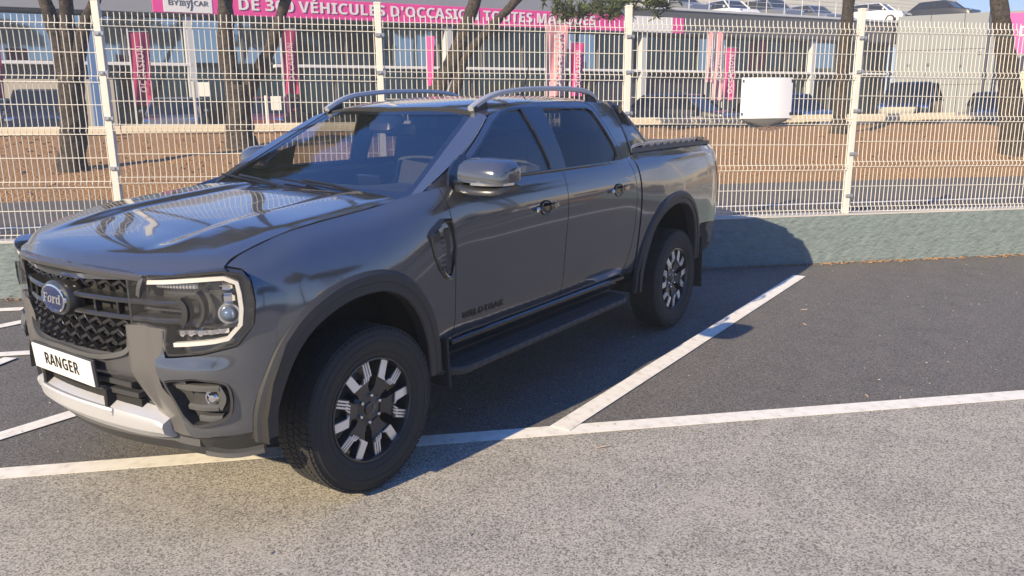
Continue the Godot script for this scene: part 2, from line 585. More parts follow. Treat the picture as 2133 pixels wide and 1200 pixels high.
func wall_and_fence() -> void:
	var w := node("low_wall", fp(2, 0, -3.86))
	tag(w, "low grey-green roughcast wall that carries the white mesh fence", "wall")
	var mb := MB.new()
	# front face as a fine grid of lumps thrown onto the wall
	var nz := FastNoiseLite.new()
	nz.frequency = 3.2; nz.seed = 4; nz.fractal_octaves = 4
	var nr := FastNoiseLite.new()
	nr.frequency = 6.0; nr.seed = 14; nr.fractal_type = FastNoiseLite.FRACTAL_RIDGED; nr.fractal_octaves = 3
	var P := []
	for i in 921:
		var row := []
		var a := -10.0 + i * 0.025
		for j in 28:
			var h := 0.515 * j / 27.0
			row.append(fp(a, h, -3.756 + 0.006 * nz.get_noise_2d(a * 3.0, h * 6.0) + 0.004 * nr.get_noise_2d(a * 0.9 + h * 0.7, h * 2.2 - a * 0.5)) - w.position)
		P.append(row)
	mb.grid(P, NV)
	emit(mb, "rendered_face", M.wall, w)
	mb = MB.new()
	mb.box(fp(1.5, 0.2575, -3.87) - w.position, Vector3(23, 0.515, 0.20), 0.0, Basis(A, Vector3.UP, NV))
	emit(mb, "core", M.wall, w, 0)
	mb = MB.new()
	mb.box(fp(1.5, 0.521, -3.868) - w.position, Vector3(23, 0.014, 0.232), 0.004, Basis(A, Vector3.UP, NV))
	emit(mb, "coping", M.coping, w)
	var f := node("mesh_fence", fp(2, 0.528, -3.86))
	tag(f, "white welded wire mesh fence with folded panels on square posts above the low wall", "fence")
	var px := [-9.02, -6.57, -4.12, -1.67, 0.79, 3.235, 5.75, 8.22, 10.68]
	for i in px.size():
		var pb := MB.new()
		pb.box(fp(px[i], 1.58, -3.86) - f.position, Vector3(0.062, 2.12, 0.062), 0.004, Basis(A, Vector3.UP, NV))
		pb.box(fp(px[i], 2.645, -3.86) - f.position, Vector3(0.068, 0.02, 0.068), 0.004, Basis(A, Vector3.UP, NV))
		var post := emit(pb, "post", M.fence, f, 0)
		for h in [0.72, 1.17, 1.62, 2.02, 2.36]:
			var cb := MB.new()
			cb.box(fp(px[i] + 0.012, h, -3.823) - f.position, Vector3(0.085, 0.035, 0.018), 0.004, Basis(A, Vector3.UP, NV))
			cb.box(fp(px[i] + 0.012, h, -3.810) - f.position, Vector3(0.016, 0.016, 0.014), 0.003, Basis(A, Vector3.UP, NV))
			emit(cb, "clamp", M.satin, post, 0)
	var folds := [0.0, 0.485, 0.965, 1.425, 1.875]   # heights where a panel is folded
	for i in px.size() - 1:
		var a0: float = px[i] + 0.045
		var a1: float = px[i + 1] - 0.045
		var up := 0.034
		var base := 0.555
		var pm := MB.new()
		var cnt := int(round((a1 - a0) / 0.05))
		var line := [[-0.035, 0.012]]
		for fo in folds:
			if fo > 0: line.append([fo - 0.05, 0.0])
			line.append([fo, 0.032]); line.append([fo + 0.05, 0.0])
		line.append([1.97, 0.0])
		var lean := func(a, h): return h + base + 0.02 - up * (a - a0) / (a1 - a0)
		for k in cnt + 1:
			var a := lerpf(a0, a1, float(k) / cnt) + rng.randf_range(-0.0015, 0.0015)
			var path := []
			for q in line: path.append(fp(a, lean.call(a, q[0]), -3.850 + q[1]) - f.position)
			pm.tube(path, 0.0040, 5, false)
		var rows := []
		for fo in folds:
			rows.append([fo - 0.027, 0.021]); rows.append([fo + 0.027, 0.021])
		for h in [0.245, 0.725, 1.20, 1.655]: rows.append([h, 0.006])
		for q in rows:
			pm.tube([fp(a0 - 0.02, lean.call(a0, q[0]), -3.85 + q[1]) - f.position, fp(a1 + 0.02, lean.call(a1, q[0]), -3.85 + q[1]) - f.position], 0.0038, 6, false)
		kind(emit(pm, "fence_panel", M.fence, f, 60), "stuff")

# ---------------------------------------------------------------- the pickup
var T: Node3D
const ARCH_F := [-0.585, 0.44, -0.585, 0.54, -0.545, 0.68, -0.47, 0.82, -0.36, 0.925, -0.22, 0.99, -0.05, 1.018, 0.10, 1.005, 0.23, 0.945, 0.335, 0.845, 0.41, 0.72, 0.455, 0.58, 0.475, 0.44, 0.475, 0.0, -0.585, 0.0]
const ARCH_R := [2.62, 0.40, 2.63, 0.55, 2.69, 0.74, 2.79, 0.905, 2.92, 1.005, 3.08, 1.055, 3.24, 1.065, 3.38, 1.035, 3.50, 0.965, 3.59, 0.86, 3.64, 0.74, 3.67, 0.6, 3.68, 0.5, 3.68, 0.0, 2.62, 0.0]
const WIN_F := [0.70, 1.352, 0.93, 1.478, 1.18, 1.618, 1.30, 1.668, 1.40, 1.688, 1.52, 1.694, 1.565, 1.345]
const WIN_R := [1.735, 1.694, 2.28, 1.69, 2.335, 1.67, 2.41, 1.46, 2.42, 1.41, 2.40, 1.375, 2.33, 1.345, 1.72, 1.345]
var poly_af: PackedVector2Array
var poly_ar: PackedVector2Array
var poly_wf: PackedVector2Array
var poly_wr: PackedVector2Array
var poly_win: PackedVector2Array
var body: MB
var nose := func(s: float) -> float: return -0.872 + 0.37 * s * s

func both(mb: MB, called: String, m: Material, parent: Node = T, smooth := 30.0) -> Array:
	return [emit(mb, called, m, parent, smooth), emit(mb.mirror(), called, m, parent, smooth)]

func smoothed(a: Array, n := 3) -> PackedVector2Array:
	return PackedVector2Array(curve(v2(a), n))

func station(o: Vector2, ang: float, prof: Array) -> Array:   # ang 0 looks sideways, 90 looks ahead
	var d := Vector2(-sin(deg_to_rad(ang)), cos(deg_to_rad(ang)))
	var r := []
	for i in range(0, prof.size(), 2):
		var p: Vector2 = o + d * prof[i]
		r.append(Vector3(p.x, prof[i + 1], p.y))
	return r

func make_body() -> MB:
	var st := []
	var oc := Vector2(-0.30, 0.50)
	# front corner: (reach from the corner's middle, height), bottom to top
	st.append(station(oc, 97, [0.40, 0.43, 0.455, 0.455, 0.468, 0.54, 0.479, 0.63, 0.503, 0.738, 0.484, 0.80, 0.480, 0.88, 0.478, 0.96, 0.475, 1.04, 0.460, 1.095]))
	st.append(station(oc, 90, [0.40, 0.43, 0.455, 0.455, 0.468, 0.54, 0.479, 0.63, 0.503, 0.738, 0.484, 0.80, 0.480, 0.88, 0.478, 0.96, 0.473, 1.04, 0.455, 1.10]))
	st.append(station(oc, 70, [0.39, 0.43, 0.450, 0.455, 0.464, 0.54, 0.475, 0.63, 0.500, 0.738, 0.483, 0.80, 0.480, 0.88, 0.478, 0.96, 0.470, 1.045, 0.445, 1.112]))
	st.append(station(oc, 55, [0.385, 0.435, 0.445, 0.46, 0.461, 0.54, 0.472, 0.63, 0.494, 0.738, 0.480, 0.80, 0.478, 0.88, 0.474, 0.96, 0.462, 1.05, 0.432, 1.12]))
	st.append(station(oc, 40, [0.375, 0.435, 0.430, 0.46, 0.452, 0.54, 0.463, 0.63, 0.472, 0.735, 0.470, 0.81, 0.466, 0.90, 0.458, 0.99, 0.430, 1.085, 0.362, 1.165]))
	st.append(station(oc, 24, [0.355, 0.44, 0.405, 0.465, 0.425, 0.55, 0.436, 0.64, 0.442, 0.735, 0.442, 0.82, 0.437, 0.92, 0.424, 1.02, 0.385, 1.125, 0.300, 1.195]))
	st.append(station(Vector2(-0.32, 0.5), 8, [0.345, 0.44, 0.39, 0.47, 0.41, 0.56, 0.422, 0.66, 0.430, 0.76, 0.430, 0.86, 0.423, 0.96, 0.402, 1.06, 0.360, 1.15, 0.270, 1.228]))
	for a in [[-0.18, [0.84, 0.45, 0.90, 0.48, 0.922, 0.57, 0.934, 0.69, 0.940, 0.82, 0.938, 0.93, 0.922, 1.03, 0.892, 1.115, 0.845, 1.19, 0.770, 1.247]],
		[0.0, [0.84, 0.45, 0.90, 0.48, 0.925, 0.57, 0.938, 0.70, 0.944, 0.84, 0.942, 0.95, 0.926, 1.045, 0.897, 1.125, 0.850, 1.20, 0.770, 1.262]],
		[0.20, [0.83, 0.45, 0.893, 0.48, 0.918, 0.57, 0.930, 0.70, 0.938, 0.84, 0.937, 0.95, 0.924, 1.05, 0.898, 1.14, 0.855, 1.22, 0.772, 1.278]],
		[0.40, [0.80, 0.455, 0.868, 0.485, 0.893, 0.57, 0.910, 0.69, 0.918, 0.82, 0.924, 0.945, 0.922, 1.06, 0.905, 1.16, 0.870, 1.25, 0.800, 1.305]],
		[0.62, [0.79, 0.455, 0.838, 0.485, 0.862, 0.56, 0.888, 0.65, 0.902, 0.80, 0.913, 0.95, 0.921, 1.08, 0.914, 1.17, 0.890, 1.27, 0.858, 1.335]],
		[0.95, [0.79, 0.455, 0.835, 0.485, 0.860, 0.56, 0.887, 0.65, 0.902, 0.80, 0.914, 0.95, 0.923, 1.09, 0.918, 1.18, 0.895, 1.275, 0.866, 1.34]],
		[1.60, [0.79, 0.455, 0.835, 0.485, 0.860, 0.56, 0.886, 0.65, 0.901, 0.80, 0.913, 0.95, 0.923, 1.10, 0.919, 1.19, 0.896, 1.28, 0.868, 1.342]],
		[2.20, [0.79, 0.455, 0.835, 0.485, 0.860, 0.56, 0.888, 0.65, 0.905, 0.80, 0.916, 0.95, 0.925, 1.11, 0.920, 1.20, 0.896, 1.285, 0.866, 1.345]],
		[2.50, [0.79, 0.455, 0.838, 0.485, 0.864, 0.56, 0.892, 0.66, 0.909, 0.80, 0.920, 0.95, 0.927, 1.11, 0.920, 1.205, 0.893, 1.295, 0.858, 1.36]],
		[2.75, [0.80, 0.455, 0.872, 0.485, 0.900, 0.57, 0.910, 0.69, 0.922, 0.83, 0.932, 0.97, 0.932, 1.11, 0.915, 1.22, 0.880, 1.32, 0.815, 1.385]],
		[3.05, [0.82, 0.455, 0.890, 0.485, 0.916, 0.57, 0.930, 0.70, 0.940, 0.85, 0.945, 0.99, 0.938, 1.13, 0.914, 1.24, 0.876, 1.335, 0.805, 1.392]],
		[3.35, [0.82, 0.455, 0.892, 0.485, 0.918, 0.57, 0.932, 0.70, 0.942, 0.85, 0.946, 0.99, 0.938, 1.13, 0.913, 1.24, 0.874, 1.337, 0.803, 1.394]],
		[3.70, [0.82, 0.455, 0.884, 0.485, 0.908, 0.57, 0.920, 0.70, 0.928, 0.85, 0.932, 0.99, 0.926, 1.13, 0.905, 1.24, 0.868, 1.337, 0.80, 1.393]],
		[4.00, [0.80, 0.46, 0.862, 0.49, 0.888, 0.58, 0.900, 0.71, 0.908, 0.86, 0.911, 0.99, 0.906, 1.13, 0.888, 1.24, 0.856, 1.33, 0.795, 1.39]],
		[4.14, [0.77, 0.47, 0.83, 0.50, 0.862, 0.59, 0.874, 0.72, 0.882, 0.87, 0.886, 1.0, 0.882, 1.13, 0.868, 1.24, 0.838, 1.325, 0.785, 1.38]],
		[4.20, [0.72, 0.48, 0.78, 0.51, 0.81, 0.60, 0.826, 0.73, 0.836, 0.88, 0.84, 1.0, 0.836, 1.13, 0.82, 1.235, 0.79, 1.315, 0.745, 1.36]]]:
		st.append(station(Vector2(a[0], 0), 0, a[1]))
	for s in st:   # the fender's inner edge follows the hood's
		if s[9].x < 0.36: s[9].y = hood_y(s[9].x, minf(s[9].z, 0.77)) - 0.004
	var rows := []
	for s in st: rows.append(curve(s, 5))
	var cols := []
	for j in rows[0].size():
		var line := []
		for s in rows: line.append(s[j])
		cols.append(curve(line, 7))
	var mb := MB.new()
	mb.grid(cols, Vector3(0, 0, 1))
	# grid's middle may not face sideways; turn by hand
	return mb

func roof_y(x: float, z: float) -> float:
	var c := pw([0.95, 1.13, 1.3, 1.5, 1.8, 2.1, 2.4, 2.6, 2.68], [1.64, 1.706, 1.738, 1.760, 1.777, 1.780, 1.772, 1.756, 1.735], x)
	return c - 0.038 * pow(absf(z) / 0.62, 3.0)

func hood_y(x: float, z: float) -> float:
	var s := absf(z)
	var b := pw([-0.92, -0.80, -0.70, -0.60, -0.48, -0.30, 0.0, 0.35, 0.6], [1.07, 1.128, 1.160, 1.185, 1.210, 1.238, 1.266, 1.293, 1.30], x - maxf(0, s - 0.2) * maxf(0, s - 0.2) * 0.30 * smoothstep(-0.1, -0.7, x))
	b += 0.022 * (1 - pow(s / 0.77, 2))
	b -= 0.020 * (1 - smoothstep(0.36, 0.46 , s + 0.10 * (x + 0.2) * 0.3)) * smoothstep(-0.78, -0.45, x)
	b -= 0.04 * smoothstep(0.70, 0.80, s) * 0.3
	var e: float = x - nose.call(s) - 0.02
	if e < 0.07: b -= 0.035 * pow(1 - maxf(e, 0) / 0.07, 2.0)
	return b

func side_z(x: float, y: float) -> float:   # cab side above the belt
	var k := (y - 1.335) / 0.40
	var z := 0.866 - 0.222 * k - 0.020 * k * (k - 1.0) * -1.0 * -1.0
	z += 0.016 * sin(clampf(k, 0, 1) * PI)
	z -= 0.075 * pow(maxf(0, 1.05 - x) / 0.6, 2.0)
	z -= 0.03 * pow(maxf(0, x - 2.0) / 0.7, 2.0)
	return z

func pickup() -> void:
	T = node("pickup_truck")
	tag(T, "dark grey four-door pickup truck parked in the marked bay by the fence", "pickup truck")
	poly_af = PackedVector2Array(pv(ARCH_F)); poly_ar = PackedVector2Array(pv(ARCH_R))
	poly_wf = pv(WIN_F); poly_wr = pv(WIN_R)
	poly_win = pv([0.70, 1.30, 0.70, 1.352, 0.93, 1.478, 1.18, 1.618, 1.30, 1.668, 1.40, 1.688, 1.52, 1.694, 2.28, 1.69, 2.335, 1.67, 2.41, 1.46, 2.42, 1.41, 2.41, 1.30])
	lamp_poly = pv([-0.075, 1.085, 0.06, 1.100, 0.204, 1.119, 0.35, 1.131, 0.420, 1.118, 0.450, 1.088, 0.462, 1.003, 0.450, 0.915, 0.384, 0.838, 0.25, 0.808, 0.094, 0.788, 0.080, 0.83, 0.10, 0.896, 0.0, 0.90, -0.075, 0.90])
	fog_poly = smoothed([0.055, 0.685, 0.12, 0.703, 0.30, 0.705, 0.338, 0.690, 0.350, 0.65, 0.348, 0.59, 0.335, 0.555, 0.305, 0.536, 0.25, 0.520, 0.183, 0.510, 0.11, 0.605], 2)
	trim_right_side = true
	truck_body()
	truck_cab()
	truck_front()
	truck_side()
	trim_right_side = false
	truck_wheels()
	truck_inside()

func truck_body() -> void:
	body = make_body()
	var xy := func(p: Vector3) -> Vector2: return Vector2(p.x, p.y)
	var arches := body.clip(func(p): return -maxf(sd(poly_af, Vector2(p.x, p.y)) if p.x < 1 else -1.0, sd(poly_ar, Vector2(p.x, p.y)) if p.x > 1.5 else -1.0))
	# seams: front door from x 0.60, between the doors x 1.66, cab end, tail
	var s1 := func(y): return pw([0.4, 0.9, 1.10, 1.34], [0.615, 0.60, 0.585, 0.565], y)
	var s2 := func(y): return pw([0.4, 0.9, 1.34], [1.64, 1.645, 1.66], y)
	var s3 := func(y): return pw([0.4, 0.6, 0.75, 0.95, 1.15, 1.36], [2.40, 2.46, 2.515, 2.545, 2.545, 2.515], y)
	var s4 := func(y): return pw([0.4, 0.75, 1.0, 1.4], [2.585, 2.60, 2.605, 2.60], y)
	var seam_h := func(p): return minf(1.0, 0.0)
	# front bumper corner under the fender and the lamp; fender behind it
	var low := func(x): return 0.50
	var front_cut := func(p: Vector3) -> float:   # positive on the bumper
		return minf(-0.505 - p.x + (p.y - 0.72) * 0.12, 1.0) if p.y < 0.93 else -1.0
	var lamp := func(p: Vector3) -> float: return lamp_d(p)
	var fr := arches.clip(func(p): return s1.call(p.y) - 0.0025 - p.x)
	fr = fr.clip(func(p): return -lamp.call(p) - 0.004)
	var fender := fr.clip(func(p): return -front_cut.call(p) - 0.0003)
	fender = fender.clip(func(p): return p.x + 0.69 if p.y > 0.93 else 1.0)
	both(fender.slab(0.02), "front_fender", M.paint)
	var bump := fr.clip(func(p): return front_cut.call(p) - 0.0003)
	bump = bump.clip(func(p): return minf(0.94 - p.y, p.z - (0.545 + maxf(0, 0.775 - p.y) * 0.30)))
	bump = bump.clip(func(p): return -fog_d(p))
	both(bump.slab(0.02), "bumper_corner", M.paint)
	var d := arches.clip(func(p): return p.x - s1.call(p.y) - 0.0025).clip(func(p): return s3.call(p.y) - 0.003 - p.x)
	d = d.clip(func(p): return p.y - 0.565)
	door_lower[0] = d.clip(func(p): return s2.call(p.y) - 0.0028 - p.x)
	door_lower[1] = d.clip(func(p): return p.x - s2.call(p.y) - 0.0028)
	var sill := arches.clip(func(p): return p.x - s1.call(p.y) + 0.10).clip(func(p): return 2.62 - p.x).clip(func(p): return 0.558 - p.y)
	both(sill, "sill", M.gloss)
	var post := arches.clip(func(p): return p.x - s3.call(p.y) - 0.003).clip(func(p): return s4.call(p.y) - p.x)
	both(post, "cab_corner", M.paint)
	var bed := arches.clip(func(p): return p.x - s4.call(p.y) - 0.022)
	bed = bed.clip(func(p): return p.y - pw([2.5, 3.6, 3.68, 4.3], [0.5, 0.5, 0.77, 0.72], p.x))
	bed = bed.clip(func(p): return -tail_d(p))
	for pl in [pv([2.80, 1.19, 2.83, 1.215, 2.985, 1.215, 3.015, 1.19, 3.015, 1.065, 2.99, 1.04, 2.93, 1.04, 2.83, 1.08, 2.80, 1.11]), pv([3.43, 1.20, 3.45, 1.22, 3.60, 1.22, 3.63, 1.195, 3.63, 1.07, 3.60, 1.045, 3.55, 1.05, 3.44, 1.12])]:
		bed = bed.clip(func(p): return absf(sd(pl, Vector2(p.x, p.y))) - 0.0022)
	both(bed.slab(0.02), "bed_side", M.paint)
	# dark sheet behind the seams
	both(arches.clip(func(p): return p.x + 0.30).moved(-0.016), "inner_shell", M.dark)
	# hood
	var P := []
	for i in 71:
		var row := []
		for j in 61:
			var z := -0.80 + 1.60 * j / 60.0
			var x0: float = nose.call(minf(absf(z), 0.62)) - 0.004 + maxf(0, absf(z) - 0.62) * 0.50
			var x := lerpf(x0, 0.46, pow(i / 70.0, 1.25))
			row.append(Vector3(x, hood_y(x, z), z))
		P.append(row)
	var hood := MB.new()
	hood.grid(P, Vector3.UP)
	hood = hood.clip(func(p): return hood_edge(p.x) - absf(p.z))
	hood = hood.clip(func(p): return 0.36 + 0.06 * (1 - pow(p.z / 0.77, 2)) - p.x)
	emit(hood.slab(0.025), "hood", M.paint, T)
	# underside of the engine bay and load bed
	var ub := MB.new()
	ub.box(Vector3(1.55, 0.56, 0), Vector3(1.9, 0.16, 1.60), 0.02)
	ub.box(Vector3(0.0, 0.75, 0), Vector3(1.25, 0.55, 1.10), 0.02)
	ub.box(Vector3(3.1, 0.80, 0), Vector3(1.7, 0.4, 1.08), 0.02)
	ub.box(Vector3(1.9, 0.42, 0.42), Vector3(4.2, 0.12, 0.09), 0.01)
	ub.box(Vector3(1.9, 0.42, -0.42), Vector3(4.2, 0.12, 0.09), 0.01)
	emit(ub, "chassis", M.dark, T)
	# wheel housings
	for cx in [[-0.055, 0.55, poly_af], [3.15, 0.55, poly_ar]]:
		var hb := MB.new()
		var ring := []
		var pl: PackedVector2Array = cx[2]
		for i in pl.size() - 2: ring.append(pl[i])
		for i in ring.size() - 1:
			var a: Vector2 = ring[i]
			var b: Vector2 = ring[i + 1]
			hb.quad(Vector3(a.x, a.y, 0.93), Vector3(b.x, b.y, 0.93), Vector3(b.x, b.y, 0.55), Vector3(a.x, a.y, 0.55))
		both(hb, "wheel_housing", M.dark, T, 40)

var door_lower := [null, null]

func hood_edge(x: float) -> float:
	return pw([-0.90, -0.70, -0.64, -0.58, -0.45, -0.2, 0.4], [0.77, 0.775, 0.775, 0.772, 0.768, 0.765, 0.768], x)

func lamp_d(p: Vector3) -> float:   # positive inside the headlamp's outline
	if p.x > -0.3: return -1.0
	var u := plan_u(p)
	return sd(lamp_poly, Vector2(u, p.y))

func plan_u(p: Vector3) -> float:   # distance along the front, round the corner, measured as an angle about the corner's middle
	var q := Vector2(p.x + 0.30, p.z - 0.50)
	return (rad_to_deg(atan2(q.y, -q.x))) * 0.0083 if p.z >= 0.5 else (p.z - 0.5)
var lamp_poly := PackedVector2Array()
var fog_poly := PackedVector2Array()
func fog_d(p: Vector3) -> float:
	if p.x > -0.3: return -1.0
	return sd(fog_poly, Vector2(plan_u(p), p.y))
func tail_d(p: Vector3) -> float:
	if p.x < 3.9: return -1.0
	return minf(minf(p.x - pw([0.88, 0.95, 1.15, 1.24], [4.13, 4.11, 4.08, 4.06], p.y), p.y - 0.90), 1.245 - p.y)

func ws_x(y: float, z: float) -> float:
	var k := (y - 1.27) / 0.43
	return 0.40 + (y - 1.27) * 1.68 + 0.085 * pow(z / 0.60, 2.0) * k - 0.012 * sin(clampf(k, 0, 1) * PI)

func ws_edge(y: float) -> float:
	return lerpf(0.765, 0.590, (y - 1.29) / 0.40)

func truck_cab() -> void:
	var P := []
	for i in 121:
		var row := []
		var x := lerpf(0.34, 2.72, i / 120.0)
		for j in 31:
			var y := lerpf(1.322, 1.76, j / 30.0)
			row.append(Vector3(x, y, side_z(x, y)))
		P.append(row)
	var side := MB.new()
	side.grid(P, Vector3(0, 0, 1))
	side = side.clip(func(p): return roof_y(p.x, p.z) - p.y)
	side = side.clip(func(p): return p.x - ws_x(p.y, p.z))
	side = side.clip(func(p): return pw([1.3, 1.45, 1.60, 1.70, 1.75], [2.60, 2.635, 2.65, 2.645, 2.62], p.y) - p.x)
	var dw := func(p): return sd(poly_win, Vector2(p.x, p.y))
	var df := func(p): return sd(poly_wf, Vector2(p.x, p.y))
	var dr := func(p): return sd(poly_wr, Vector2(p.x, p.y))
	var s2 := func(y): return lerpf(1.66, 1.735, (y - 1.34) / 0.40)
	both(side.clip(func(p): return -0.047 - dw.call(p)), "cab_side", M.paint)
	var fr := side.clip(func(p): return 0.0415 + dw.call(p)).clip(func(p): return -0.012 - dw.call(p))
	door_lower[0].add(fr.clip(func(p): return s2.call(p.y) - 0.003 - p.x))
	door_lower[1].add(fr.clip(func(p): return p.x - s2.call(p.y) - 0.003))
	both(door_lower[0].slab(0.018), "front_door", M.paint)
	both(door_lower[1].slab(0.018), "rear_door", M.paint)
	# black trim round the glass and on the middle post, the panes sit a little deeper
	var tr := side.clip(func(p): return 0.012 + dw.call(p)).clip(func(p): return -maxf(df.call(p), dr.call(p)))
	both(tr.moved(0.001).slab(0.012), "window_trim", M.gloss)
	both(side.moved(-0.010).clip(func(p): return df.call(p) + 0.004), "front_window", M.glass)
	both(side.moved(-0.016).clip(func(p): return df.call(p) + 0.004), "front_window", M.glass)
	both(side.moved(-0.010).clip(func(p): return dr.call(p) + 0.004), "rear_window", M.glass_tint)
	both(side.clip(func(p): return -dw.call(p) - 0.005).moved(-0.014), "cab_shell", M.dark)
	var b := MB.new()
	var path := []
	for i in 19:
		var x := lerpf(0.66, 2.46, i / 18.0)
		path.append(Vector3(x, 1.343, side_z(x, 1.343) + 0.004))
	b.tube(path, 0.011, 6)
	both(b, "belt_strip", M.gloss, T, 60)
	# roof
	P = []
	for i in 61:
		var row := []
		for j in 49:
			var z := lerpf(-0.68, 0.68, j / 48.0)
			var x := lerpf(1.0, 2.67, i / 60.0)
			row.append(Vector3(x, roof_y(x, z), z))
		P.append(row)
	var rf := MB.new()
	rf.grid(P, Vector3.UP)
	rf = rf.clip(func(p): return side_z(p.x, p.y) - absf(p.z)).clip(func(p): return p.x - ws_x(p.y, p.z) - 0.004)
	rf = rf.clip(func(p): return pw([1.3, 1.45, 1.60, 1.70, 1.75], [2.60, 2.635, 2.65, 2.645, 2.62], p.y) - p.x)
	emit(rf.slab(0.03), "roof", M.paint, T)
	# headliner under the roof
	emit(rf.moved(-0.035), "headliner", M.interior, T)
	# windscreen and the posts beside it
	P = []
	for i in 41:
		var row := []
		for j in 49:
			var y := lerpf(1.262, 1.716, i / 40.0)
			var z := lerpf(-0.83, 0.83, j / 48.0)
			row.append(Vector3(ws_x(y, z), y, z))
		P.append(row)
	var ws := MB.new()
	ws.grid(P, Vector3(-1, 1, 0))
	ws = ws.clip(func(p): return side_z(p.x, p.y) + 0.001 - absf(p.z)).clip(func(p): return roof_y(p.x, p.z) - p.y)
	var post := ws.clip(func(p): return p.z - ws_edge(p.y) - 0.004)
	both(post.moved(0.004).slab(0.015), "windscreen_post", M.paint)
	var pane := ws.clip(func(p): return ws_edge(p.y) - absf(p.z)).clip(func(p): return roof_y(p.x, p.z) - 0.012 - p.y)
	emit(pane.clip(func(p): return minf(ws_edge(p.y) - 0.035 - absf(p.z), minf(1.668 - p.y, p.y - 1.31))), "windscreen", M.glass, T)
	emit(pane.moved(-0.006).clip(func(p): return minf(ws_edge(p.y) - 0.035 - absf(p.z), minf(1.668 - p.y, p.y - 1.31))), "windscreen", M.glass, T)
	var edge := pane.clip(func(p): return -minf(ws_edge(p.y) - 0.035 - absf(p.z), minf(1.668 - p.y, p.y - 1.31)))
	emit(edge, "windscreen_border", M.gloss, T)
	# cowl in front of the windscreen, wiper arms
	P = []
	for i in 9:
		var row := []
		for j in 33:
			var z := lerpf(-0.775, 0.775, j / 32.0)
			var x := lerpf(0.35 + 0.05 * (1 - pow(z / 0.77, 2)), ws_x(1.285, z) + 0.06, i / 8.0)
			row.append(Vector3(x, hood_y(minf(x, 0.40), z) - 0.028 + 0.02 * i / 8.0, z))
		P.append(row)
	var cw := MB.new()
	cw.grid(P, Vector3.UP)
	emit(cw, "cowl", M.plastic, T)
	for w in [[0.55, -0.02], [-0.05, -0.60]]:
		var wb := MB.new()
		var p0 := Vector3(ws_x(1.285, w[0]) - 0.03, 1.292, w[0])
		var p1 := Vector3(ws_x(1.33, w[1]) - 0.03, 1.335, w[1])
		wb.tube([p0, p0.lerp(p1, 0.5) + Vector3(-0.012, 0.012, 0), p1], 0.008, 6)
		wb.tube([p0.lerp(p1, 0.25) + Vector3(0.0, -0.004, 0), p1 + Vector3(0.0, 0.0, -0.18)], 0.006, 6)
		emit(wb, "wiper", M.black, T)
	# rear wall of the cab
	var back := MB.new()
	var rr := []
	for y in [0.55, 1.0, 1.335, 1.5, 1.62, 1.70, 1.745]:
		rr.append([Vector3(2.61, y, -side_z(2.61, maxf(y, 1.335)) + 0.01), Vector3(2.61, y, side_z(2.61, maxf(y, 1.335)) - 0.01)])
	for i in rr.size() - 1: 
		if i != 3 and i != 4: back.quad(rr[i][0], rr[i][1], rr[i + 1][1], rr[i + 1][0])
	for i in [3, 4]:
		for s in [[0, 0.0, 0.13], [0, 0.87, 1.0]]:
			back.quad(rr[i][0].lerp(rr[i][1], s[1]), rr[i][0].lerp(rr[i][1], s[2]), rr[i + 1][0].lerp(rr[i + 1][1], s[2]), rr[i + 1][0].lerp(rr[i + 1][1], s[1]))
	emit(back, "cab_back", M.paint, T, 0)
	var bg := MB.new()
	bg.quad(Vector3(2.605, 1.495, -0.60), Vector3(2.605, 1.495, 0.60), Vector3(2.605, 1.70, 0.56), Vector3(2.605, 1.70, -0.56))
	emit(bg, "back_window", M.glass_tint, T, 0)
	# roof rails
	var rl := []
	for q in [[1.15, 1.705], [1.23, 1.742], [1.34, 1.778], [1.55, 1.806], [1.9, 1.821], [2.2, 1.820], [2.38, 1.807], [2.48, 1.782], [2.53, 1.755]]: rl.append(Vector3(q[0], q[1], pw([1.1, 1.5, 2.6], [0.585, 0.60, 0.595], q[0])))
	rl = curve(rl, 5)
	var ra := MB.new()
	var sc := []
	for i in rl.size(): sc.append(1.0)
	ra.sweep(rl, [Vector2(-0.020, -0.012), Vector2(-0.014, 0.006), Vector2(0.012, 0.008), Vector2(0.020, 0.0), Vector2(0.020, -0.019), Vector2(-0.014, -0.022)])
	both(ra, "roof_rail", M.rail, T, 40)
	for f in [[1.16, 1.29], [2.40, 2.53]]:
		var ft := MB.new()
		var q := []
		for k in 9:
			var x := lerpf(f[0], f[1], k / 8.0)
			q.append(Vector2(x, pw([1.15, 1.23, 1.34, 1.55, 1.9, 2.2, 2.38, 2.48, 2.53], [1.70, 1.732, 1.767, 1.794, 1.809, 1.808, 1.796, 1.772, 1.75], x)))
		q.append(Vector2(f[1], roof_y(f[1], 0.6) - 0.01)); q.append(Vector2(f[0], roof_y(f[0], 0.6) - 0.01))
		if f[0] < 2: q.remove_at(8)
		else: q.remove_at(0)
		ft.prism(q, 0.026, Transform3D(Basis(), Vector3(0, 0, 0.583)))
		both(ft, "rail_foot", M.plastic)
	# sloping panels behind the cab
	P = []
	for i in 31:
		var row := []
		for j in 21:
			var x := lerpf(2.655, 3.15, i / 30.0)
			var y := lerpf(1.37, 1.752, j / 20.0)
			row.append(Vector3(x, y, side_z(x, y) - 0.006))
		P.append(row)
	var sp := MB.new()
	sp.grid(P, Vector3(0, 0, 1))
	var sail := smoothed([2.668, 1.372, 2.675, 1.55, 2.668, 1.740, 2.75, 1.735, 2.83, 1.70, 2.95, 1.55, 3.085, 1.372], 1)
	sp = sp.clip(func(p): return sd(sail, Vector2(p.x, p.y)))
	both(sp.clip(func(p): return sd(sail, Vector2(p.x, p.y)) - 0.028).moved(-0.004), "sail_insert", M.gloss)
	both(sp.clip(func(p): return 0.028 - sd(sail, Vector2(p.x, p.y))).slab(0.06), "sail_frame", M.paint_dark)
	var br := MB.new()
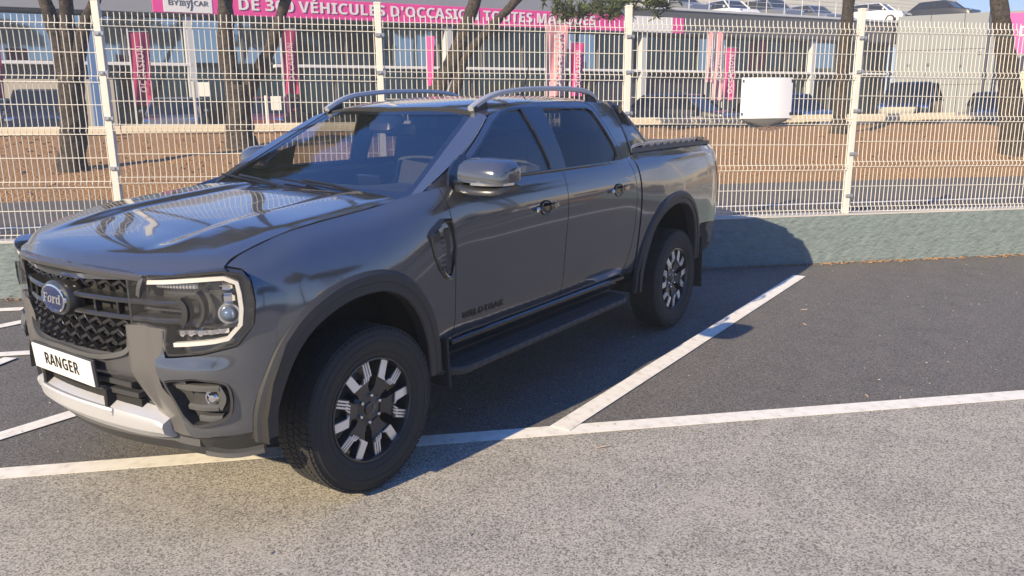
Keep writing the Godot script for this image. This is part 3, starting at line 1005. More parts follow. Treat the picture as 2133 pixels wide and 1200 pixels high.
	br.tube([Vector3(2.78, 1.68, -0.66), Vector3(2.78, 1.68, 0.66)], 0.03, 10)
	emit(br, "sports_bar", M.gloss, T)
	var an1 := MB.new()
	an1.tube([Vector3(2.50, 1.765, 0), Vector3(2.52, 1.80, 0), Vector3(2.60, 1.99, 0)], [0.012, 0.006, 0.004], 6)
	an1.box(Vector3(2.49, 1.775, 0), Vector3(0.08, 0.03, 0.05), 0.01)
	emit(an1, "antenna", M.black, T)

func cyl(u: float, y: float, r: float) -> Vector3:   # a place on the pickup's front: u sideways round the corner, y up, r outward (0.478 is the skin)
	if u < -1.0: return cyl(-1.0 - u, y, r) * Vector3(1, 1, -1)
	if u >= 0:
		var a := deg_to_rad(u / 0.0083)
		return Vector3(-0.30 - r * cos(a), y, 0.5 + r * sin(a))
	var z := u + 0.5
	return Vector3(nose.call(z) - (r - 0.478), y, z)

func front_sheet(u0: float, u1: float, y0: float, y1: float, r: Callable, nu := 40, ny := 30) -> MB:
	var P := []
	for i in nu + 1:
		var row := []
		for j in ny + 1:
			var u := lerpf(u0, u1, float(i) / nu)
			var y := lerpf(y0, y1, float(j) / ny)
			row.append(cyl(u, y, r.call(u, y)))
		P.append(row)
	var mb := MB.new()
	mb.grid(P, Vector3(-1, 0, 0.3))
	return mb

func uy(p: Vector3) -> Vector2: return Vector2(plan_u(p), p.y)

func front_bar(mb: MB, pts: Array, prof: Array, n := 4) -> void:   # pts: (u, y, r) triples
	var q := []
	for i in range(0, pts.size(), 3): q.append(Vector3(pts[i], pts[i + 1], pts[i + 2]))
	q = curve(q, n)
	var path := q.map(func(v): return cyl(v.x, v.y, v.z))
	var R := []
	for i in path.size():
		var o: Vector3 = (cyl(q[i].x, q[i].y, q[i].z + 0.02) - path[i]).normalized()
		var t: Vector3 = (path[mini(i + 1, path.size() - 1)] - path[maxi(i - 1, 0)]).normalized()
		var v := o.cross(t).normalized()
		R.append(prof.map(func(e): return path[i] - o * e.x + v * e.y))
	mb.rings(R)

func truck_front() -> void:
	var con := func(v): return func(_u, _y): return v
	# ---- head lamps
	var lamp: Array = []
	var hp := lamp_poly
	var base := front_sheet(-0.08, 0.50, 0.76, 1.16, con.call(0.478), 58, 44)
	var outline := base.clip(func(p): return sd(hp, uy(p)))
	for s in 2:
		lamp.append(node("headlight", Vector3.ZERO, T))
	var pair := func(mb: MB, called: String, m: Material, sm := 30.0):
		emit(mb, called, m, lamp[0], sm); emit(mb.mirror(), called, m, lamp[1], sm)
	pair.call(outline.clip(func(p): return 0.009 - sd(hp, uy(p))).moved(0.0).slab(0.075), "rim", M.gloss)
	pair.call(outline.moved(-0.072), "housing", M.lamp_inner)
	pair.call(outline.clip(func(p): return sd(hp, uy(p)) - 0.004).moved(0.0015), "cover", M.glass_lamp)
	var mb := MB.new()
	front_bar(mb, [0.005, 1.070, 0.462, 0.10, 1.080, 0.462, 0.15, 1.085, 0.462, 0.20, 1.090, 0.462, 0.25, 1.094, 0.462, 0.30, 1.098, 0.462, 0.355, 1.100, 0.462, 0.400, 1.080, 0.462, 0.406, 1.04, 0.462, 0.409, 0.98, 0.462, 0.401, 0.920, 0.462, 0.350, 0.866, 0.462, 0.30, 0.856, 0.462, 0.25, 0.850, 0.462, 0.19, 0.843, 0.462, 0.126, 0.836, 0.462], [Vector2(-0.010, -0.008), Vector2(-0.010, 0.008), Vector2(0.010, 0.008), Vector2(0.010, -0.008)], 1)
	pair.call(mb, "daytime_running_light", M.drl, 40)
	mb = MB.new()
	for k in 13:   # fluted indicator strip under the upper run
		var u := 0.045 + k * 0.0155
		mb.box(cyl(u, 1.061 + u * 0.02, 0.440), Vector3(0.02, 0.026, 0.0125), 0.004, Basis(Vector3.UP, -deg_to_rad(u / 0.0083)))
	pair.call(mb, "indicator", M.satin)
	for q in [[0.356, 1.064, 0.060, 0.034], [0.360, 1.020, 0.064, 0.040]]:   # stacked reflector cups
		mb = MB.new()
		mb.box(cyl(q[0], q[1], 0.428), Vector3(0.05, q[3], q[2]), 0.010, Basis(Vector3.UP, -deg_to_rad(q[0] / 0.0083)))
		pair.call(mb, "reflector", M.chrome, 0)
	for q in [[0.15, 0.882], [0.195, 0.885], [0.24, 0.885], [0.285, 0.888], [0.33, 0.892]]:
		mb = MB.new()
		mb.box(cyl(q[0], q[1], 0.430), Vector3(0.05, 0.042, 0.040), 0.012, Basis(Vector3.UP, -deg_to_rad(q[0] / 0.0083) + 0.25))
		pair.call(mb, "reflector", M.chrome, 0)
	mb = MB.new()
	var pc := cyl(0.355, 0.955, 0.425)
	var pd := (cyl(0.355, 0.955, 0.478) - pc).normalized()
	var pb := Basis(pd.cross(Vector3.UP), pd, Vector3.UP)
	mb.lathe([Vector2(0.0, 0.036), Vector2(0.012, 0.034), Vector2(0.022, 0.027), Vector2(0.030, 0.014), Vector2(0.034, 0.0)], Transform3D(pb, pc), 20, true)
	pair.call(mb, "projector", mat(lin(0.16, 0.22, 0.33), 0.06, 0.5, 1.0), 60)
	mb = MB.new()
	mb.lathe([Vector2(0.034, -0.01), Vector2(0.034, 0.008), Vector2(0.042, 0.008), Vector2(0.042, -0.01)], Transform3D(pb, pc), 20, true)
	pair.call(mb, "bezel", M.satin, 20)
	mb = MB.new()
	front_bar(mb, [0.245, 1.045, 0.455, 0.262, 1.02, 0.455, 0.262, 0.95, 0.455, 0.235, 0.915, 0.455], [Vector2(-0.02, -0.006), Vector2(-0.02, 0.006), Vector2(0.02, 0.006), Vector2(0.02, -0.006)], 3)
	front_bar(mb, [0.26, 0.915, 0.452, 0.32, 0.912, 0.452, 0.39, 0.917, 0.452], [Vector2(-0.02, -0.004), Vector2(-0.02, 0.004), Vector2(0.02, 0.004), Vector2(0.02, -0.004)], 3)
	pair.call(mb, "divider", M.alloy)
	# ---- grille
	var gr := node("grille", Vector3.ZERO, T)
	var g := MB.new()
	var back := front_sheet(-1.02, 0.02, 0.74, 1.10, con.call(0.405), 40, 6)
	emit(back, "recess", M.dark, gr)
	g = MB.new()
	front_bar(g, [-1.005, 1.088, 0.470, -0.9, 1.097, 0.476, -0.5, 1.112, 0.482, -0.1, 1.097, 0.476, 0.005, 1.088, 0.470], [Vector2(-0.014, -0.013), Vector2(-0.018, 0.004), Vector2(-0.006, 0.013), Vector2(0.02, 0.013), Vector2(0.02, -0.013)], 6)
	for s in [0, 1]:
		var t := MB.new()
		front_bar(t, [0.004, 1.092, 0.474, -0.012, 1.05, 0.476, -0.026, 1.015, 0.470], [Vector2(-0.012, -0.012), Vector2(-0.012, 0.012), Vector2(0.012, 0.012), Vector2(0.012, -0.012)], 3)
		g.add(t.mirror() if s else t)
	emit(g, "upper_frame", M.paint_dark, gr)
	g = MB.new()
	front_bar(g, [-0.965, 0.905, 0.468, -0.93, 0.84, 0.470, -0.89, 0.787, 0.472, -0.83, 0.764, 0.474, -0.5, 0.757, 0.480, -0.17, 0.764, 0.474, -0.11, 0.787, 0.472, -0.07, 0.84, 0.470, -0.035, 0.905, 0.468], [Vector2(-0.012, -0.010), Vector2(-0.012, 0.010), Vector2(0.03, 0.010), Vector2(0.03, -0.010)], 5)
	emit(g, "lower_frame", M.plastic_grey, gr)
	var zone := pv([-0.965, 0.90, -0.90, 0.785, -0.82, 0.765, -0.18, 0.765, -0.10, 0.785, -0.035, 0.90, -0.035, 0.925, -0.02, 0.99, -0.005, 1.085, -0.995, 1.085, -0.98, 0.99, -0.965, 0.925])
	var cell := MB.new()
	var w := 0.074
	var hh := 0.040
	for iy in 9:
		for ix in 16:
			var u := -1.02 + (ix + 0.5 * (iy % 2)) * w
			var y := 0.765 + iy * hh
			if y > 0.905 and y < 1.01: continue
			var v := func(du, dy, r): return cyl(u + du, y + dy, r)
			for e in [[0.0, 0.0, w * 0.5, hh * 0.5], [0.0, 0.0, -w * 0.5, hh * 0.5], [0.0, 0.0, 0.0, -hh * 0.45]]:
				if sd(zone, Vector2(u, y)) < -0.01 or sd(zone, Vector2(u + e[2], y + e[3])) < -0.01: continue
				cell.sweep([v.call(e[0], e[1], 0.448), v.call(e[2], e[3], 0.440)], [Vector2(-0.016, -0.0050), Vector2(-0.016, 0.0050), Vector2(0.012, 0.0062), Vector2(0.012, -0.0062)], Vector3(1, 0.03, 0) if e[2] == 0.0 else Vector3.UP)
			if sd(zone, Vector2(u, y)) > 0.005:
				cell.box(v.call(0, 0, 0.455), Vector3(0.014, 0.010, 0.020), 0.003, Basis(Vector3.UP, 0.35))
	kind(emit(cell, "honeycomb", M.gloss, gr, 0), "stuff")
	for q in [[0.994, 0.446, 0.0], [0.925, 0.443, 0.0]]:
		g = MB.new()
		front_bar(g, [-1.10, q[0] + 0.005, q[1] - 0.006, -1.02, q[0], q[1], -0.75, q[0] - 0.002, q[1] + 0.008, -0.5, q[0] - 0.002, q[1] + 0.008, -0.25, q[0] - 0.002, q[1] + 0.008, 0.02, q[0], q[1] + 0.018, 0.19, q[0] + 0.010, q[1] + 0.020], [Vector2(-0.018, -0.008), Vector2(-0.020, 0.002), Vector2(-0.012, 0.010), Vector2(0.04, 0.013), Vector2(0.04, -0.012)], 6)
		emit(g, "bar", M.alloy, gr)
	for s in 2:
		g = MB.new()
		front_bar(g, [0.180, 1.018, 0.474, 0.197, 1.00, 0.474, 0.197, 0.945, 0.474, 0.180, 0.922, 0.470], [Vector2(-0.014, -0.012), Vector2(-0.014, 0.012), Vector2(0.03, 0.012), Vector2(0.03, -0.012)], 4)
		front_bar(g, [-0.02, 0.966, 0.455, 0.18, 0.972, 0.455], [Vector2(-0.008, -0.004), Vector2(-0.008, 0.004), Vector2(0.008, 0.004), Vector2(0.008, -0.004)], 6)
		if s: g = g.mirror()
		emit(g, "bar_end", M.alloy, gr)
	for k in 7:
		var u := -0.86 + k * 0.12
		if absf(u + 0.5) < 0.15: continue
		g = MB.new()
		g.box(cyl(u, 0.96, 0.455), Vector3(0.03, 0.055, 0.012), 0.003)
		emit(g, "bar_web", M.gloss, gr)
	# badge
	var bd := node("badge", Vector3.ZERO, T)
	var bx := Transform3D(Basis(Vector3.BACK, Vector3.UP, Vector3.RIGHT * -1.0), Vector3(-0.872, 0.966, 0.012))
	var oval := func(ra: float, rb: float): 
		var o := []
		for k in 40: o.append(Vector2(ra * 0.78 * cos(TAU * k / 40), rb * 0.92 * sin(TAU * k / 40)))
		return o
	g = MB.new()
	var R := []
	for q in [[0.150, 0.086, -0.05], [0.148, 0.085, -0.01], [0.138, 0.077, 0.008], [0.124, 0.066, 0.014]]: R.append(oval.call(q[0], q[1]).map(func(v): return bx * Vector3(v.x, v.y, q[2])))
	g.rings(R)
	emit(g, "surround", M.alloy, bd)
	g = MB.new(); R = []
	for q in [[0.124, 0.065, 0.010], [0.122, 0.064, 0.022], [0.114, 0.056, 0.024], [0.112, 0.054, 0.019]]: R.append(oval.call(q[0], q[1]).map(func(v): return bx * Vector3(v.x, v.y, q[2])))
	g.rings(R, true, false)
	emit(g, "ring", M.chrome, bd)
	g = MB.new(); R = []
	for q in [[0.113, 0.055, 0.016], [0.113, 0.055, 0.019], [0.08, 0.04, 0.0225], [0.03, 0.015, 0.0235]]: R.append(oval.call(q[0], q[1]).map(func(v): return bx * Vector3(v.x, v.y, q[2])))
	g.rings(R)
	emit(g, "face", M.blue_badge, bd)
	text("Ford", "lettering", 0.038, 0.006, M.satin, bx * Transform3D(Basis(Vector3(1, 0, 0), Vector3(0.25, 1, 0), Vector3(0, 0, 1)), Vector3(0, 0, 0.0235)), bd, "Droid Serif", 700, true, 1.15)
	# ---- bumper
	var bp := node("front_bumper", Vector3.ZERO, T)
	var core := front_sheet(-1.16, 0.16, 0.40, 0.80, func(_u, y): return 0.470 - 0.05 * smoothstep(0.70, 0.60, y) + 0.0 * y, 66, 40)
	emit(core.clip(func(p): return 0.77 - p.y).clip(func(p): return p.y - 0.655), "upper_panel", M.paint_dark, bp)
	emit(core.clip(func(p): return 0.656 - p.y), "lower_panel", M.plastic_grey, bp)
	for s in 2:
		var bull := smoothed([-0.095, 0.900, 0.0, 0.905, 0.100, 0.897, 0.092, 0.82, 0.060, 0.765, 0.042, 0.735, 0.055, 0.655, 0.13, 0.570, 0.212, 0.485, 0.17, 0.452, 0.09, 0.450, 0.02, 0.460, -0.04, 0.56, -0.095, 0.66, -0.125, 0.73, -0.118, 0.82], 1)
		var bs := front_sheet(-0.2, 0.30, 0.42, 0.93, func(u, y): return 0.494 - 0.055 * smoothstep(0.74, 0.43, y) - 0.018 * smoothstep(0.03, 0.10, u - (0.0 if y > 0.70 else (0.70 - y) * 0.62)) - 0.03 * smoothstep(-0.07, -0.13, u + (0.0 if y > 0.70 else (y - 0.70) * 0.4)), 40, 40)
		bs = bs.clip(func(p): return sd(bull, uy(p))).slab(0.045)
		if s: bs = bs.mirror()
		emit(bs, "bumper_upright", M.paint_mid, bp)
	for s in 2:
		for q in [[0.640, -0.33, -0.12], [0.600, -0.33, -0.09]]:
			g = MB.new()
			front_bar(g, [q[1], q[0] + 0.008, 0.452, (q[1] + q[2]) / 2, q[0] + 0.006, 0.452, q[2], q[0], 0.456], [Vector2(-0.012, -0.012), Vector2(-0.012, 0.010), Vector2(0.03, 0.012), Vector2(0.03, -0.012)], 4)
			if s: g = g.mirror()
			emit(g, "slat", M.plastic, bp)
		g = MB.new()
		g.box(cyl(-0.245, 0.565, 0.462), Vector3(0.05, 0.10, 0.022), 0.004)
		if s: g = g.mirror()
		emit(g, "tow_slot", M.dark, bp)
	g = MB.new()
	front_bar(g, [-0.90, 0.555, 0.440, -0.5, 0.565, 0.440, -0.1, 0.555, 0.440], [Vector2(-0.01, -0.022), Vector2(-0.01, 0.022), Vector2(0.01, 0.022), Vector2(0.01, -0.022)], 5)
	emit(g, "lower_opening", M.dark, bp)
	# silver skid bar with its raised middle
	g = MB.new()
	var ring := func(u: float, k: float):
		var dy := 0.030 * (1.0 - pow(absf(u + 0.5) / 0.5, 2.0))
		return [cyl(u, 0.505 + dy + 0.045 * k, 0.428), cyl(u, 0.493 + dy + 0.02 * k, 0.482), cyl(u, 0.487 + dy - 0.0 * k, 0.487), cyl(u, 0.470 + dy - 0.025 * k, 0.480), cyl(u, 0.455 + dy - 0.05 * k, 0.445), cyl(u, 0.455 + dy - 0.05 * k, 0.42)]
	var RR := []
	for i in 41:
		var u := lerpf(-1.03, 0.03, i / 40.0)
		RR.append(ring.call(u, 1.0 - 0.55 * pow(absf(u + 0.5) / 0.53, 6.0)))
	g.rings(RR)
	emit(g, "skid_bar", M.silver, bp, 25)
	g = MB.new(); RR = []
	for i in 21:
		var u := lerpf(-0.79, -0.21, i / 20.0)
		var e := 0.004 if i == 0 or i == 20 else 0.0
		var dy := 0.030 * (1.0 - pow(absf(u + 0.5) / 0.5, 2.0))
		RR.append([cyl(u, 0.515 + dy - e, 0.470), cyl(u, 0.517 + dy - e, 0.492 - e), cyl(u, 0.508 + dy, 0.497 - e), cyl(u, 0.480 + dy + e, 0.494 - e), cyl(u, 0.472 + dy + e, 0.470)])
	g.rings(RR)
	emit(g, "skid_block", M.silver, bp, 25)
	g = MB.new()
	g.add(front_sheet(-1.5, 0.46, 0.345, 0.47, func(u, y): return 0.44 + (y - 0.47) * 0.5, 60, 6).slab(0.02))
	emit(g, "lower_lip", M.plastic, bp)
	for s in 2:
		g = MB.new()
		front_bar(g, [0.20, 0.385, 0.42, 0.32, 0.380, 0.43, 0.45, 0.392, 0.43], [Vector2(-0.02, -0.010), Vector2(-0.02, 0.010), Vector2(0.02, 0.010), Vector2(0.02, -0.010)], 4)
		if s: g = g.mirror()
		emit(g, "air_deflector", M.plastic_grey, bp)
	# fog lamp pockets
	for s in 2:
		var fl := node("fog_light", Vector3.ZERO, T)
		var fix := func(m: MB) -> MB: return m.mirror() if s else m
		var fs := front_sheet(0.03, 0.38, 0.49, 0.73, con.call(0.484), 40, 28).clip(func(p): return sd(fog_poly, uy(p)))
		emit(fix.call(fs.clip(func(p): return 0.010 - sd(fog_poly, uy(p))).slab(0.06)), "rim", M.plastic, fl)
		emit(fix.call(fs.moved(-0.058)), "pocket", M.plastic, fl)
		for q in [[0.665, 0.10, 0.30, 0.462], [0.585, 0.155, 0.29, 0.458], [0.540, 0.20, 0.30, 0.456]]:
			g = MB.new()
			front_bar(g, [q[1], q[0], 0.445, (q[1] + q[2]) * 0.5, q[0] + 0.001, q[3], q[2], q[0] + 0.002, q[3]], [Vector2(-0.012, -0.010), Vector2(-0.014, 0.004), Vector2(-0.004, 0.012), Vector2(0.04, 0.012), Vector2(0.04, -0.010)], 4)
			emit(fix.call(g), "blade", M.plastic_grey, fl)
		g = MB.new()
		front_bar(g, [0.295, 0.672, 0.460, 0.312, 0.63, 0.460, 0.292, 0.583, 0.456], [Vector2(-0.012, -0.012), Vector2(-0.012, 0.012), Vector2(0.04, 0.012), Vector2(0.04, -0.012)], 4)
		emit(fix.call(g), "frame", M.plastic_grey, fl)
		var c := cyl(0.262, 0.622, 0.440)
		var dd := (cyl(0.262, 0.622, 0.50) - c).normalized()
		var fb := Basis(dd.cross(Vector3.UP), dd, Vector3.UP)
		g = MB.new()
		g.lathe([Vector2(0.0, 0.020), Vector2(0.014, 0.018), Vector2(0.024, 0.010), Vector2(0.028, 0.0), Vector2(0.034, 0.002), Vector2(0.036, -0.02)], Transform3D(fb, c), 18, true)
		emit(fix.call(g), "lens", M.chrome, fl, 20)
		# parking sensor
		g = MB.new()
		var c2 := cyl(0.225, 0.755, 0.491)
		var d2 := (cyl(0.225, 0.755, 0.55) - c2).normalized()
		g.lathe([Vector2(0, 0.003), Vector2(0.007, 0.003), Vector2(0.010, 0.0), Vector2(0.010, -0.006)], Transform3D(Basis(d2.cross(Vector3.UP), d2, Vector3.UP), c2), 14, true)
		emit(fix.call(g), "parking_sensor", M.plastic_grey, bp)
	# show plate
	var pl := node("number_plate", Vector3.ZERO, T)
	var px := Transform3D(Basis(Vector3.BACK, Vector3.UP, Vector3.RIGHT * -1.0).rotated(Vector3.BACK, 0.06), Vector3(-0.888, 0.682, 0.004))
	g = MB.new()
	g.box(px * Vector3(0, 0, 0), Vector3(0.490, 0.110, 0.008), 0.003, px.basis)
	emit(g, "blank", M.white, pl)
	g = MB.new()
	g.box(px * Vector3(0, 0, -0.010), Vector3(0.505, 0.120, 0.012), 0.003, px.basis)
	emit(g, "holder", M.plastic, pl)
	text("RANGER", "lettering", 0.052, 0.002, M.black, px * Transform3D(Basis(), Vector3(0.0, 0.004, 0.0045)), pl, "Droid Sans", 700, false, 1.0)

func truck_side() -> void:
	var mb := MB.new()
	# black flares round the wheel openings: a lip that stands off the skin, wide at the top
	for q in [[ARCH_F, 0.085, "wheel_arch_flare"], [ARCH_R, 0.080, "wheel_arch_flare"]]:
		var pts := v2(q[0])
		pts.resize(pts.size() - 2)
		pts = curve(pts, 4)
		var R := []
		var n := pts.size()
		for i in n:
			var p: Vector2 = pts[i]
			var t: Vector2 = (pts[mini(i + 1, n - 1)] - pts[maxi(i - 1, 0)]).normalized()
			var o := Vector2(-t.y, t.x)     # away from the wheel
			if o.dot(p - Vector2(pts[n / 2].x, 0.5)) < 0: o = -o
			var z := skin_z(p.x, p.y)
			var z1 := skin_z(p.x - o.x * 0.02, p.y - o.y * 0.02)
			var wd: float = q[1]
			var inn := p - o * wd
			var ring := []
			for e in [[0.012, -0.012], [0.012, 0.010], [-0.004, 0.024], [-wd * 0.42, 0.027], [-wd * 0.50, 0.020], [-wd * 0.92, 0.022], [-wd, 0.014], [-wd, -0.045], [-0.004, -0.02]]:
				var pp: Vector2 = p + o * e[0]
				ring.append(Vector3(pp.x, pp.y, z + e[1]))
			R.append(ring)
		mb = MB.new()
		mb.rings(R)
		both(mb, q[2], M.flare, T, 25)
	# sill strip, door lettering
	mb = MB.new()
	mb.sweep([Vector3(0.60, 0.545, 0.864), Vector3(1.5, 0.545, 0.866), Vector3(2.47, 0.545, 0.868)], [Vector2(-0.008, -0.014), Vector2(0.012, -0.012), Vector2(0.014, 0.006), Vector2(0.004, 0.014), Vector2(-0.008, 0.014)])
	both(mb, "sill_strip", M.gloss, T, 10)
	text("WILDTRAK", "door_lettering", 0.036, 0.002, M.black, Transform3D(Basis(Vector3.RIGHT, Vector3.UP, Vector3.BACK), Vector3(0.845, 0.672, 0.8935)), T, "Droid Sans", 700, false, 1.45)
	# running boards with a scalloped outer edge
	var P := []
	var top := MB.new()
	var out := []
	var N := 140
	for i in N + 1:
		var x := lerpf(0.47, 2.38, float(i) / N)
		var z := 0.988 + 0.007 * absf(sin((x - 0.5) / 0.082 * PI))
		z -= 0.12 * pow(maxf(0, 0.60 - x) / 0.13, 2.0) + 0.10 * pow(maxf(0, x - 2.28) / 0.10, 2.0)
		out.append(Vector2(x, z))
	var R := []
	for p in out:
		R.append([Vector3(p.x, 0.449, 0.80), Vector3(p.x, 0.449, p.y - 0.012), Vector3(p.x, 0.444, p.y - 0.003), Vector3(p.x, 0.428, p.y + 0.003), Vector3(p.x, 0.404, p.y - 0.016), Vector3(p.x, 0.396, 0.86), Vector3(p.x, 0.40, 0.80)])
	mb = MB.new()
	mb.rings(R)
	var boards := both(mb, "running_board", M.plastic, T, 30)
	mb = MB.new()
	for k in 5: mb.box(Vector3(1.40, 0.451, 0.875 + k * 0.020), Vector3(1.62, 0.006, 0.010), 0.002)
	var tread := mb
	emit(tread, "grip_strip", M.rubber, boards[0], 0); emit(tread.mirror(), "grip_strip", M.rubber, boards[1], 0)
	# door handles
	for x in [1.41, 2.285]:
		for s in [1.0, -1.0]:
			var y := 1.148 if x < 2 else 1.168
			var h := node("door_handle", Vector3(x, y, 0.926 * s), T)
			var H := MB.new()
			var r := []
			var sc := []
			for k in 9:
				var u := k / 8.0
				r.append(Vector3(lerpf(-0.115, 0.115, u), 0.012 * u, 0.012 + 0.022 * sin(u * PI)))
				sc.append(0.75 + 0.25 * sin(u * PI))
			H.sweep(r, [Vector2(-0.006, -0.014), Vector2(-0.008, 0.0), Vector2(-0.004, 0.013), Vector2(0.006, 0.013), Vector2(0.008, -0.012)], Vector3.UP, true, sc)
			var cup := MB.new()
			var rr := []
			for q in [[0.062, 0.044, 0.003], [0.055, 0.038, 0.005], [0.03, 0.02, -0.004], [0.01, 0.008, -0.006]]:
				var o := []
				for k in 20: o.append(Vector3(0.0 + q[0] * cos(TAU * k / 20), q[1] * sin(TAU * k / 20), q[2]))
				rr.append(o)
			cup.rings(rr)
			var tip := MB.new()
			tip.box(Vector3(-0.112, 0.0, 0.014), Vector3(0.03, 0.028, 0.02), 0.008)
			if s < 0:
				H = H.mirror(); cup = cup.mirror(); tip = tip.mirror()
			emit(H, "grip", M.gloss, h, 50)
			emit(cup, "cup", M.gloss, h, 50)
			emit(tip, "tip", M.chrome, h)
	# vents on the fenders
	for s in [1.0, -1.0]:
		var v := node("fender_vent", Vector3.ZERO, T)
		var poly := [0.402, 1.125, 0.440, 1.158, 0.560, 1.188, 0.575, 1.16, 0.572, 0.93, 0.552, 0.885, 0.520, 0.893, 0.425, 1.02]
		var xf := Transform3D(Basis(), Vector3(0, 0, 0.904))
		var sets := []
		var f := MB.new()
		var sm := Array(smoothed(poly, 2))
		var c := Vector2(0.505, 1.06)
		var rg := []
		for q in [[1.0, -0.01], [1.0, 0.016], [0.93, 0.022], [0.86, 0.018], [0.84, -0.006]]:
			rg.append(sm.map(func(p): return Vector3(c.x + (p.x - c.x) * q[0], c.y + (p.y - c.y) * q[0], 0.912 + q[1])))
		f.rings(rg, true, false)
		sets.append([f, "frame", M.gloss])
		f = MB.new()
		f.prism(sm.map(func(p): return c + (p - c) * 0.88), 0.008, Transform3D(Basis(), Vector3(0, 0, 0.902)))
		sets.append([f, "base", M.gloss])
		f = MB.new()
		f.box(Vector3(0.535, 1.03, 0.917), Vector3(0.035, 0.23, 0.012), 0.004, Basis(Vector3.BACK, 0.05))
		f.box(Vector3(0.455, 1.11, 0.917), Vector3(0.055, 0.05, 0.010), 0.004, Basis(Vector3.BACK, 0.3))
		sets.append([f, "bright_trim", M.alloy])
		for k in 7:
			f = MB.new()
			f.box(Vector3(0.492 + k * 0.002, 1.10 - k * 0.024, 0.916), Vector3(0.04, 0.010, 0.012), 0.002)
			sets.append([f, "louvre", M.gloss])
		for q in sets: emit(q[0] if s > 0 else q[0].mirror(), q[1], q[2], v, 30)
	# mirrors
	for s in [1.0, -1.0]:
		var v := node("door_mirror", Vector3.ZERO, T)
		v.position.x = 0.05 if s > 0 else 0.30
		var fix := func(m: MB) -> MB: return m if s > 0 else m.mirror()
		var sec := func(z: float, cx: float, cy: float, hx: float, y0: float, y1: float):
			return [Vector3(cx + hx * 0.9, y0, z), Vector3(cx + hx, (y0 + y1) / 2, z), Vector3(cx + hx * 0.9, y1 - 0.01, z), Vector3(cx + hx * 0.4, y1, z), Vector3(cx - hx * 0.4, y1 - 0.008, z), Vector3(cx - hx * 0.85, lerpf(y0, y1, 0.72), z), Vector3(cx - hx, lerpf(y0, y1, 0.35), z), Vector3(cx - hx * 0.96, y0, z)]
		var capr := []
		for q in [[0.905, 0.655, 0.060, 1.366, 1.436], [0.915, 0.655, 0.082, 1.360, 1.462], [0.95, 0.655, 0.088, 1.357, 1.473], [1.04, 0.662, 0.090, 1.355, 1.474], [1.11, 0.674, 0.088, 1.353, 1.468], [1.145, 0.682, 0.082, 1.352, 1.456], [1.160, 0.690, 0.070, 1.354, 1.436], [1.166, 0.694, 0.05, 1.358, 1.415]]:
			capr.append(sec.call(q[0], q[1], 0, q[2], q[3], q[4]))
		var m1 := MB.new()
		m1.rings(capr)
		emit(fix.call(m1), "cap", M.paint, v, 50)
		capr = []
		for q in [[0.85, 0.660, 0.05, 1.318, 1.350], [0.90, 0.658, 0.078, 1.308, 1.352], [0.95, 0.657, 0.088, 1.300, 1.352], [1.04, 0.663, 0.090, 1.297, 1.349], [1.10, 0.673, 0.086, 1.298, 1.347], [1.14, 0.685, 0.075, 1.304, 1.347], [1.162, 0.696, 0.055, 1.318, 1.348]]:
			capr.append(sec.call(q[0], q[1], 0, q[2], q[3], q[4]))
		m1 = MB.new()
		m1.rings(capr)
		emit(fix.call(m1), "lower_shell", M.alloy, v, 50)
		m1 = MB.new()
		m1.sweep([Vector3(0.570, 1.352, 1.00), Vector3(0.575, 1.351, 1.06), Vector3(0.590, 1.350, 1.11), Vector3(0.625, 1.350, 1.150), Vector3(0.69, 1.351, 1.164)], [Vector2(-0.006, -0.006), Vector2(-0.006, 0.006), Vector2(0.006, 0.006), Vector2(0.006, -0.006)])
		emit(fix.call(m1), "turn_signal", M.chrome, v)
		m1 = MB.new()
		m1.box(Vector3(0.745, 1.405, 1.03), Vector3(0.008, 0.10, 0.19), 0.003)
		emit(fix.call(m1), "mirror_glass", M.chrome, v, 0)
		m1 = MB.new()
		m1.lathe([Vector2(0, -0.020), Vector2(0.016, -0.018), Vector2(0.020, 0.01)], Transform3D(Basis(), Vector3(0.65, 1.300, 1.05)), 14)
		emit(fix.call(m1), "camera_pod", M.black, v)
		# triangular foot on the door
		m1 = MB.new()
		var tri := smoothed([0.555, 1.335, 0.600, 1.40, 0.665, 1.445, 0.775, 1.475, 0.79, 1.345], 1)
		m1.prism(Array(tri), 0.014, Transform3D(Basis(Vector3.RIGHT, Vector3(0, 1, -0.50), Vector3.BACK), Vector3(0, 0, 0.862 + 0.5 * 1.335)))
		m1.box(Vector3(0.645, 1.345, 0.885), Vector3(0.09, 0.035, 0.07), 0.01)
		emit(fix.call(m1), "foot", M.gloss, v)
	# load bed: roller cover, rails, tailgate, rear bumper, lamps
	for k in 24:
		mb = MB.new()
		mb.box(Vector3(2.76 + k * 0.0575, 1.383, 0), Vector3(0.054, 0.014, 1.44), 0.004)
		emit(mb, "cover_slat", M.plastic_grey, T, 0)
	for s in [1.0, -1.0]:
		var rail := node("bed_rail", Vector3.ZERO, T)
		mb = MB.new()
		mb.sweep([Vector3(2.66, 1.405, 0.775 * s), Vector3(3.4, 1.412, 0.775 * s), Vector3(4.10, 1.405, 0.765 * s)], [Vector2(-0.045, -0.022), Vector2(-0.042, 0.008), Vector2(0.042, 0.008), Vector2(0.045, -0.022)])
		emit(mb, "cap", M.plastic_grey, rail)
		mb = MB.new()
		mb.sweep(curve([Vector3(2.68, 1.415, 0.79 * s), Vector3(2.76, 1.430, 0.79 * s), Vector3(2.95, 1.437, 0.79 * s), Vector3(3.5, 1.442, 0.79 * s), Vector3(3.86, 1.438, 0.785 * s)], 3), [Vector2(-0.016, -0.007), Vector2(-0.016, 0.007), Vector2(0.016, 0.007), Vector2(0.016, -0.007)])
		emit(mb, "bar", M.satin, rail)
		mb = MB.new()
